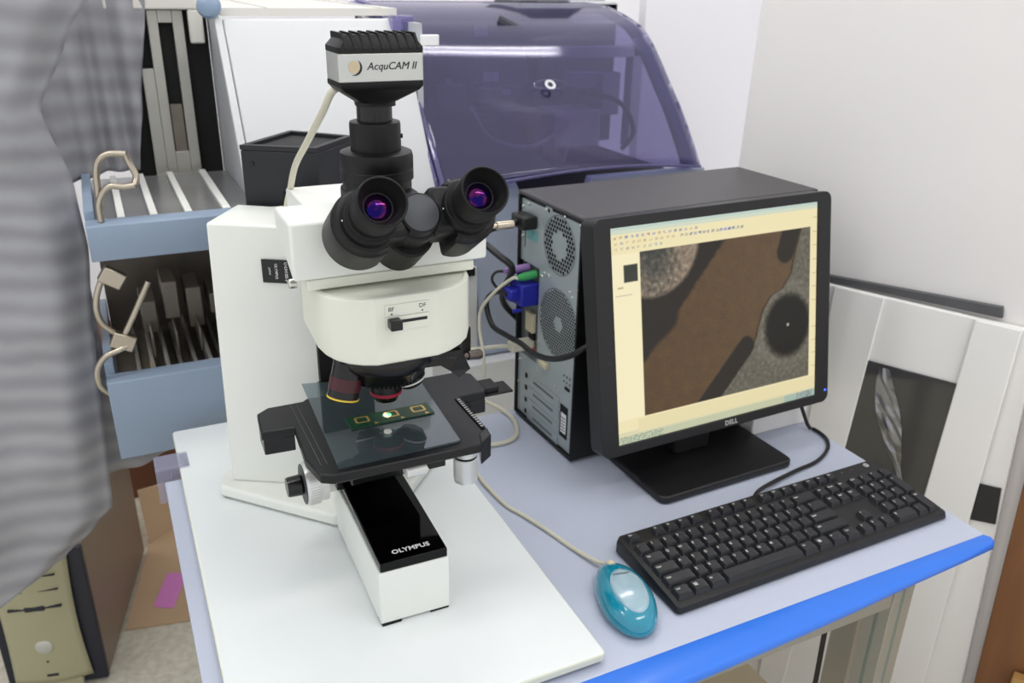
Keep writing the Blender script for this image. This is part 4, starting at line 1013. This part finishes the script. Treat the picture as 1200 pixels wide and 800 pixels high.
# ---------------------------------------------------------------- background machine
G = empty('laboratory_machine', (.6, 1.6, FZ), 0, 'large white machine behind the bench with purple hood and blue-grey feeder trays', 'machine')
bm = bmesh.new(); extrude_u(bm, [(1.31, FZ), (1.31, .326), (1.464, .584), (1.62, .60), (1.62, FZ)], .2, .204); obj('side_panel', bm, 'machg', G, bevel=.002, label='grey side panel')
bm = bmesh.new(); extrude_u(bm, [(1.306, .02), (1.306, .326), (1.462, .586), (1.472, .586), (1.318, .322), (1.318, .02)], .192, .203); obj('side_trim', bm, 'mach', G, bevel=.001)
bm = bmesh.new(); extrude_u(bm, [(1.31, .18), (1.31, .326), (1.464, .584), (1.478, .584), (1.325, .32), (1.325, .18)], .205, .497); obj('front_lid', bm, 'mach', G, bevel=.003, label='white sloping front lid')
bm = bmesh.new(); box(bm, .205, .575, 1.318, 1.34, FZ, .178); obj('front_panel', bm, 'mach', G, bevel=.003)
bm = bmesh.new(); prism(bm, [(0, 0)] * 0 or [(.205, 1.48), (.494, 1.48), (.494, 2.1), (.205, 2.1)], .588, .600); box(bm, .275, .277, 1.48, 2.1, .600, .6005, 1); box(bm, .465, .467, 1.48, 2.1, .600, .6005, 1); obj('top_deck', bm, ['machb', 'darkgap'], G, bevel=.001)
obj('top_bracket', Box(.04, .19, 1.585, 1.62, .593, .66), 'machb', G, bevel=.003); obj('top_bracket', Box(.167, .19, 1.585, 1.60, .54, .593), 'machb', G, bevel=.003)
obj('blue_knob', Lathe((.192, 1.478, .60), (-.4, -1, .2), [(0, .010), (.006, .016), (.016, .019), (.024, .016), (.03, .006)], seg=28), 'knobblue', G)
# blue grey panel under the hood
bm = bmesh.new(); pts = [(.499, .19), (.499, .326), (.65, .322), (.66, .300), (.80, .300), (.805, .318), (1.06, .318), (1.06, .0), (.588, .0), (.570, .178), (.57, .19)]
lo = [bm.verts.new((x, 1.322, z)) for x, z in pts]; hi = [bm.verts.new((x, 1.345, z)) for x, z in pts]; n = len(pts)
bm.faces.new(lo); bm.faces.new(hi[::-1])
for i in range(n): bm.faces.new((lo[i], lo[(i + 1) % n], hi[(i + 1) % n], hi[i]))
obj('lower_panel', bm, 'panelblue', G, bevel=.002, label='pale blue-grey panel')
obj('rubber_stop', Box(.552, .567, 1.3105, 1.3215, .164, .178), 'deep', G)
obj('plinth', Box(.52, 1.06, 1.30, 1.40, -.16, -.004), 'ledge', G, bevel=.004); obj('machine_base', Box(.52, 1.06, 1.31, 1.40, FZ, -.17), 'darkgap', G)
# inside the hood
obj('inner_floor', Box(.51, 1.05, 1.36, 2.0, .28, .295), 'deep', G); obj('inner_back', Box(.50, 1.10, 1.74, 1.76, .30, .60), 'greyprint', G, label='dark inner back wall')
obj('inner_side', Box(.50, .51, 1.40, 1.74, .30, .58), 'machg', G)
bm = bmesh.new(); m4 = lambda: None
box(bm, .86, 1.08, 1.60, 1.63, .500, .522); box(bm, 1.06, 1.085, 1.60, 1.63, .31, .522); obj('gantry_frame', bm, 'mach', G, bevel=.002)
bm = bmesh.new(); box(bm, .89, 1.00, 1.56, 1.60, .445, .475); box(bm, .955, 1.0, 1.55, 1.60, .39, .475); obj('dispensing_head', bm, 'machg', G, bevel=.003)
bm = bmesh.new(); box(bm, .84, .95, 1.54, 1.62, .33, .405); lathe(bm, (.875, 1.56, .33), (0, 0, -1), [(0, .014), (.035, .003)], seg=16); obj('nozzle_block', bm, 'machb', G, bevel=.008)
for (x, z, w, h) in ((.700, .556, .028, .020), (.722, .470, .032, .018), (.632, .462, .012, .016), (.756, .440, .018, .010)): obj('paper_label', Box(x - w / 2, x + w / 2, 1.59, 1.592, z - h / 2, z + h / 2), 'white', G, smooth=False)
bm = bmesh.new(); box(bm, .56, .85, 1.60, 1.66, .31, .40); box(bm, .60, .66, 1.57, 1.6, .40, .46); box(bm, .70, .80, 1.60, 1.64, .42, .45); box(bm, .56, .60, 1.6, 1.7, .30, .56); obj('inner_mechanism', bm, 'plated', G, bevel=.004)
obj('inner_hose', Tube([(.66, 1.55, .42), (.70, 1.54, .36), (.78, 1.53, .34), (.86, 1.54, .37), (.88, 1.55, .41)], .004), 'wcable', G); obj('inner_hose', Tube([(.90, 1.55, .44), (.98, 1.52, .42), (1.02, 1.52, .36), (1.0, 1.53, .32)], .005), 'bcable', G)
obj('mechanism_arm', Tube([(.72, 1.56, .575), (.775, 1.54, .54), (.79, 1.54, .47), (.77, 1.55, .42)], .013), 'pctrim', G)
# the purple hood
profR = [(1.302, .326), (1.325, .358), (1.352, .392), (1.385, .430), (1.421, .465), (1.452, .497), (1.486, .530), (1.512, .550), (1.540, .567), (1.59, .585), (1.645, .600), (1.72, .605)]
def hp(t): 
    k = t * (len(profR) - 1); i = min(int(k), len(profR) - 2); q = k - i
    return (profR[i][0] + (profR[i + 1][0] - profR[i][0]) * q, profR[i][1] + (profR[i + 1][1] - profR[i][1]) * q)
NU, NV = 36, 24; bm = bmesh.new(); gr = []
for i in range(NU + 1):
    ss = i / NU; row = []
    for j in range(NV + 1):
        t = j / NV; w_, z = hp(t)
        u = .505 + (1.032 - .505) * ss
        # left side leans in a little, right shoulder rounds away
        u += (-.012 * t) * (1 - ss) + (-.10 * max(0, t - .72) ** 1.2 * 1.3) * max(0, ss - .55) / .45
        z_arc = .018 * math.sin(PI * min(1, max(0, (ss - .1) / .9))) * (1 - min(1, t * 5))
        w_ -= .020 * math.sin(PI * ss) * (1 - t) ; row.append(bm.verts.new((u, w_, z + z_arc)))
    gr.append(row)
for i in range(NU):
    for j in range(NV): bm.faces.new((gr[i][j], gr[i + 1][j], gr[i + 1][j + 1], gr[i][j + 1]))
HD = obj('hood', bm, 'hood', G, autosm=60, label='transparent purple acrylic hood')
md = HD.modifiers.new('thick', 'SOLIDIFY'); md.thickness = .004; md.offset = -1
for i, u in ((0, .500), (1, 1.034)):
    bm = bmesh.new()
    a = [bm.verts.new((u - (.012 * j / 22 if i == 0 else 0) - (0 if i == 0 else .10 * max(0, j / 22 - .72) ** 1.2 * 1.3), *hp(j / 22))) for j in range(23)]
    b = [bm.verts.new((v.co.x, v.co.y + .055, v.co.z - .01)) for v in a]
    for j in range(22): bm.faces.new((a[j], a[j + 1], b[j + 1], b[j]))
    o_ = obj('hood_cheek', bm, 'hoodrim', HD, autosm=60); md = o_.modifiers.new('thick', 'SOLIDIFY'); md.thickness = .005
ed = Tube([(.505 - .012 * j / 10, hp(j / 10)[0] - .002, hp(j / 10)[1] + .002) for j in range(11)], .0045, 10, 4); obj('hood_edge', ed, 'hoodrim', HD)
rg = bmesh.new(); pts = [(gr_i, 0) for gr_i in range(2)]
ed = Tube([(.505 + .527 * i / 14, 1.301 - .020 * math.sin(PI * i / 14), .326 + .018 * math.sin(PI * min(1, max(0, (i / 14 - .1) / .9)))) for i in range(15)], .0030, 10, 4); obj('hood_edge', ed, 'hoodrim', HD)
bm = bmesh.new(); q = Vector((.751, 1.408, .480)); 
nh = Vector((0, -.74, .67)); pos = Vector((.754, 1.402, .4745))
lathe(bm, pos, nh, [(0, .0105), (.0012, .0105), (.0012, .0055), (0.0002, .0055)], seg=28, close0=False, close1=False); obj('hood_emblem', bm, 'mach', HD, label='small white ring emblem')
bm = bmesh.new(); m5 = frame_axis(pos + nh * .001, nh, (0, 0, 1)); 
a = [bm.verts.new(m5 @ Vector((.034 * math.cos(2 * PI * k / 32), .011 * math.sin(2 * PI * k / 32), 0))) for k in range(32)]; b = [bm.verts.new(m5 @ Vector((.0325 * math.cos(2 * PI * k / 32), .0097 * math.sin(2 * PI * k / 32), .0005))) for k in range(32)]
for k in range(32): bm.faces.new((a[k], a[(k + 1) % 32], b[(k + 1) % 32], b[k]))
obj('hood_oval', bm, 'hoodrim', HD, smooth=False)
bm = bmesh.new(); box(bm, .474, .512, 1.44, 1.47, .566, .590); obj('hood_hinge', bm, 'hoodrim', HD, bevel=.004); 
bm = bmesh.new(); box(bm, .506, .538, 1.395, 1.408, .545, .562); obj('paper_tag', bm, 'white', G, bevel=.001)
bm = bmesh.new(); box(bm, .86, 1.075, 1.75, 1.95, .606, .66); box(bm, .98, 1.10, 1.74, 1.9, .58, .606); box(bm, .98, 1.112, 1.73, 1.9, .56, .580); obj('top_cover', bm, 'mach', G, bevel=.003)
# slot frame on the left
bm = bmesh.new(); z0, z1 = .30, .592
box(bm, .104, .120, 1.60, 1.612, z0, z1); box(bm, .143, .160, 1.60, 1.612, z0, z1); box(bm, .120, .143, 1.60, 1.612, .572, z1); box(bm, .120, .143, 1.60, 1.612, z0, .36); box(bm, .085, .104, 1.602, 1.612, .30, .5)
obj('slot_frame', bm, 'plate', G, bevel=.001, label='worn steel plate with a tall slot')
obj('slot_back', Box(.05, .199, 1.616, 1.62, .28, .60), 'deep', G); obj('slot_bracket', Box(.122, .141, 1.606, 1.614, .36, .44), 'plated', G)
# feeder trays
def barprof(zt, zb, w0=1.25):
    h = zt - zb; return [(w0 + .012, zt), (w0, zt - .002), (w0 - .002, zt - h * .42), (w0 + .006, zb), (w0 + .030, zb), (w0 + .030, zt)]
UT = bmesh.new(); extrude_u(UT, barprof(.333, .279), -.0335, .2); ut = obj('feeder_tray', UT, 'bluegrey', G, bevel=.0015, label='upper blue-grey feeder tray')
LT = bmesh.new(); extrude_u(LT, barprof(.099, -.034), -.0435, .2); lt = obj('feeder_tray', LT, 'bluegrey', G, bevel=.0015, label='lower blue-grey feeder tray')
obj('tray_floor', Box(-.02, .199, 1.282, 1.58, .320, .326), 'tray', ut); obj('tray_side', Box(-.0335, -.021, 1.282, 1.58, .295, .345), 'bluegrey', ut, bevel=.001)
for (x0, x1) in ((.010, .014), (.053, .057), (.100, .104), (.153, .158)):
    bm = bmesh.new(); box(bm, x0 - .002, x1 + .004, 1.284, 1.57, .3262, .333); obj('tray_strip', bm, 'strip', ut, bevel=.001)
obj('tray_floor', Box(-.03, .199, 1.282, 1.58, .045, .052), 'plated', lt); obj('tray_side', Box(-.0435, -.031, 1.282, 1.58, .02, .115), 'bluegrey', lt, bevel=.001)
bm = bmesh.new()
for i in range(9):
    x0 = .0 + i * .021; box(bm, x0, x0 + .006, 1.30, 1.55, .0522, .066 + .012 * (i % 3))
obj('tray_rails', bm, 'plate', lt, bevel=.001)
bm = bmesh.new()
for i in range(5):
    x0 = .02 + i * .036; box(bm, x0, x0 + .024, 1.42, 1.50, .10 + .02 * (i % 2), .155 + .015 * ((i * 2) % 3)); box(bm, x0 + .008, x0 + .012, 1.36, 1.44, .08, .12)
obj('tray_clamps', bm, 'plated', lt, bevel=.003)
obj('tray_back', Box(-.03, .199, 1.57, 1.576, .05, .30), 'plated', lt); obj('yellow_strip', Box(.020, .027, 1.29, 1.40, .0525, .058), 'yellow', lt)
# chrome handles
def handle(P_, par, blk=None):
    h = obj('handle', Tube(P_, .0045, 12), 'nickel', par)
    if blk: 
        bm = bmesh.new(); box(bm, -.016, .016, -.008, .008, -.012, .012, mtx=Matrix.Translation(blk[0]) @ Matrix.Rotation(blk[1], 4, 'Y')); obj('handle_block', bm, 'nickel', h, bevel=.002)
handle([(-.0105, 1.272, .350), (-.010, 1.272, .385), (-.0055, 1.272, .411), (.008, 1.272, .4225), (.031, 1.272, .4215)], ut)
handle([(-.013, 1.262, .334), (-.012, 1.262, .358), (-.004, 1.262, .374), (.0066, 1.262, .3815), (.022, 1.262, .379), (.036, 1.262, .380)], ut)
handle([(.036, 1.262, .380), (.040, 1.268, .392), (.034, 1.272, .41), (.031, 1.272, .4215)], ut)
handle([(-.014, 1.275, .262), (-.030, 1.272, .240), (-.0388, 1.27, .212), (-.036, 1.27, .185), (-.020, 1.27, .165)], lt, ((-.012, 1.272, .250), .6))
handle([(.034, 1.268, .239), (.010, 1.268, .195), (-.010, 1.268, .160)], lt)
handle([(-.002, 1.265, .148), (-.020, 1.262, .142), (-.040, 1.26, .135), (-.053, 1.26, .115), (-.052, 1.26, .090), (-.036, 1.262, .070)], lt, ((-.012, 1.268, .153), .45))

# ---------------------------------------------------------------- dust cover cloth
DC = empty('dust_cover', (-.3, 1.4, FZ), 0, 'large grey striped cloth draped down the left side over the machine', 'cloth')
def cloth(name, fn, nu, nv, par):
    bm = bmesh.new(); uvl = bm.loops.layers.uv.new('uv'); g = [[bm.verts.new(fn(i / nu, j / nv)) for j in range(nv + 1)] for i in range(nu + 1)]
    for i in range(nu):
        for j in range(nv):
            fc = bm.faces.new((g[i][j], g[i + 1][j], g[i + 1][j + 1], g[i][j + 1]))
            for lp, v in zip(fc.loops, (g[i][j], g[i + 1][j], g[i + 1][j + 1], g[i][j + 1])): lp[uvl].uv = (v.co.x * 1.0 + .25 * v.co.y, v.co.z + .10 * v.co.x)
    o = obj(name, bm, 'cloth', par, autosm=80); md = o.modifiers.new('thick', 'SOLIDIFY'); md.thickness = .0015; return o
def lerp_t(tab, x):
    if x <= tab[0][0]: return tab[0][1]
    for (a, va), (b, vb) in zip(tab, tab[1:]):
        if x <= b: 
            t = (x - a) / (b - a); t = t * t * (3 - 2 * t) * .5 + t * .5; return va + (vb - va) * t
    return tab[-1][1]
redge = [(-.30, -.28), (-.2295, -.155), (-.176, -.100), (-.148, -.070), (.02, -.060), (.15, -.052), (.27, -.038), (.36, -.042), (.47, -.066), (.56, -.020), (.64, .03), (.80, .10)]
def front_drape(i, j):
    z = .80 - (1.10) * j; ue = lerp_t(redge, z); u = -.75 + (ue + .75) * i
    zb = -.2295 - (max(0, -.155 - u)) * .55 if u < -.155 else None
    w = 1.34 - .05 * (-u) * .4 + .008 * math.sin(u * 22 + z * 3.5) + .014 * nz(u, z, 4, 2) + .008 * nz(u, z, 14, 5) + .012 * math.sin((u + z * .5) * 40) * sm(.2, .7, z) - .05 * sm(.25, -.2, z)
    w += .03 * sm(.93, 1.0, i)
    z2 = z
    lim = -.2295 - max(0, (-.155 - u)) * .55
    z2 = max(z, lim + .004 * math.sin(u * 60))
    return (u, w, z2)
cloth('front_drape', front_drape, 90, 110, DC)
def rear_drape(i, j):
    ztop = .66; ub = lerp_t([(.30, .052), (.35, .060), (.45, .076), (.6, .103), (.7, .115)], .335 + (ztop - .335) * (1 - j)) 
    u = -.14 + (ub + .14) * i; low = .337 if u > -.048 else .337 - min(.45, (-.048 - u) * 14)
    z = ztop + (low - ztop) * j
    w = 1.592 if u > .02 else 1.592 - .12 * sm(.02, -.10, u)
    w += -.010 + .010 * math.sin(u * 150 + z * 2) * (.4 + .6 * j) + .006 * nz(u, z, 18, 8) + .006 * math.sin(u * 70)
    return (u, w, z)
cloth('rear_drape', rear_drape, 60, 50, DC)
def low_drape(i, j):
    z = .31 - (.425 + .015 * (1 - i)) * j; u = -.115 + ((.145 - .076 * sm(-.06, -.03, z)) * i); return (u, 1.40 + .006 * math.sin(u * 90) + .004 * j, z - .012 * math.sin(PI * i) * j)
cloth('lower_drape', low_drape, 24, 24, DC)

# ---------------------------------------------------------------- things on the floor at the left
PCx = empty('old_computer', (-.159, 1.61, FZ), math.radians(-13.4), 'old beige-fronted computer standing on the floor under the grey cloth', 'computer')
H_ = .345
def LP(name, bm, m, **k): return obj(name, bm, m, PCx, world=False, **k)
LP('case', Box(-.190, 0, .014, .44, .012, H_), 'pcside', bevel=.002, label='brown metal case')
LP('front_trim', Box(-.191, .0005, 0, .0135, .006, H_), 'pctrim', bevel=.003, label='dark navy trim')
bm = bmesh.new(); NXf, NZf = 12, 24
gg = [[bm.verts.new((-.100 + (.0745 - .006 * math.sin(PI * j / NZf)) * (2 * i / NXf - 1), -.001 - .014 * math.cos((i / NXf - .5) * PI * .9) - .003 * math.sin(PI * j / NZf), .030 + (H_ - .034) * j / NZf)) for i in range(NXf + 1)] for j in range(NZf + 1)]
for j in range(NZf):
    for i in range(NXf): bm.faces.new((gg[j][i], gg[j][i + 1], gg[j + 1][i + 1], gg[j + 1][i]))
o_ = LP('front_bezel', bm, 'pcbeige', autosm=60, label='beige curved front'); md = o_.modifiers.new('thick', 'SOLIDIFY'); md.thickness = .003; md.offset = 1
LP('bezel_foot', Box(-.150, -.045, -.012, .0, .0, .028), 'pcbeige', bevel=.002)
LP('drive_slot', Box(-.150, -.050, -.0205, -.012, .222, .227), 'pctrim', bevel=.002); LP('drive_recess', Box(-.120, -.080, -.0215, -.012, .217, .232), 'pctrim', bevel=.004)
LP('power_button', Lathe((-.100, -.0175, .128), (0, -1, .1), [(0, .0165), (.004, .016), (.006, .010)], seg=28), 'satinsteel')
LP('reset_button', Lathe((-.100, -.0185, .088), (0, -1, 0), [(0, .003), (.002, .0025)], seg=12), 'pctrim')
LP('badge', Box(-.108, -.086, -.0195, -.015, .048, .054), 'pctrim')
for z in (.265, .30): LP('bay_line', Box(-.150, -.050, -.0195, -.013, z, z + .0012), 'pctrim')
CB = empty('cardboard_sheet', (.05, 1.9, FZ), 0, 'brown cardboard lying on the floor beside the bench', 'cardboard')
bm = Prism([(-.118, 1.755), (.16, 1.70), (.20, 2.25), (-.03, 2.25), (-.050, 2.05)], FZ + .0005, FZ + .005); obj('sheet', bm, 'card', CB, smooth=False)
bm = bmesh.new(); a = [(-.044, 2.07, FZ + .006), (.10, 2.19, FZ + .006), (.10, 2.23, FZ + .09), (-.050, 2.12, FZ + .14)]
lo = [bm.verts.new(p_) for p_ in a]; hi = [bm.verts.new((p_[0], p_[1] + .004, p_[2] + .002)) for p_ in a]; bm.faces.new(lo); bm.faces.new(hi[::-1])
for i in range(4): bm.faces.new((lo[i], lo[(i + 1) % 4], hi[(i + 1) % 4], hi[i]))
obj('flap', bm, 'card', CB, smooth=False)
bm = Prism([(-.0545, 1.808), (-.012, 1.782), (.034, 1.905), (-.012, 1.925)], FZ + .0052, FZ + .0062)
tag(obj('pink_paper', bm, 'pink', smooth=False), 'torn pink paper strip on the brown cardboard', 'paper')
CT = Box(-.30, .30, 2.32, 2.6, FZ, -.30); text_bm('P', .10, (.0, 2.3185, -.60), (1, 0, 0), (0, 0, 1), .0006, bm=CT, mi=1)
tag(obj('carton', CT, ['carton', 'pctrim'], bevel=.003), 'dark brown carton in the shadow behind the old computer', 'box')
TP = bmesh.new(); box(TP, .0, .045, 1.108, 1.112, -.035, .018); box(TP, .0, .045, 1.112, 1.15, .015, .018); box(TP, .018, .021, 1.1065, 1.108, -.03, .012)
tag(obj('plastic_bracket', TP, 'tape', bevel=.0008), 'clear plastic piece at the back left corner of the bench', 'plastic')

# ---------------------------------------------------------------- lights
def ceiling_lamp(x, y, z, ln, rz, e_, lab):
    r = empty('ceiling_light', (x, y, z), rz, lab, 'light', 'ceiling lights')
    bm = Box(-ln / 2, ln / 2, -.12, .12, .03, .06); obj('fixture', bm, 'mach', r, world=False)
    for dy in (-.055, .055): 
        obj('tube', Lathe((-ln / 2 + .02, dy, .01), (1, 0, 0), [(0, .014), (ln - .04, .014)], seg=12), 'fluo', r, world=False)
    a = area('tube_glow', (x, y, z - .012), (0, 0, rz), ln, .2, e_ * .50, (1, .99, .97))
ceiling_lamp(.9, -.1, 1.75, 1.2, 0, 6, 'twin fluorescent ceiling light')
ceiling_lamp(-.5, .9, 1.75, 1.2, 0, 9, 'twin fluorescent ceiling light')
ceiling_lamp(.9, 1.6, 1.75, 1.2, 0, 8, 'twin fluorescent ceiling light')
w = bpy.data.worlds.new('world'); bpy.context.scene.world = w; w.use_nodes = True
bg = w.node_tree.nodes['Background']; bg.inputs[0].default_value = (.965, .975, 1, 1); bg.inputs[1].default_value = 1.05

sc = bpy.context.scene
sc.view_settings.view_transform = 'Standard'; sc.view_settings.look = 'None'; sc.view_settings.gamma = 1; sc.view_settings.exposure = 0
sc.view_settings.use_curve_mapping = False
sc.cycles.max_bounces = 8; sc.cycles.transparent_max_bounces = 16; sc.cycles.sample_clamp_indirect = 6
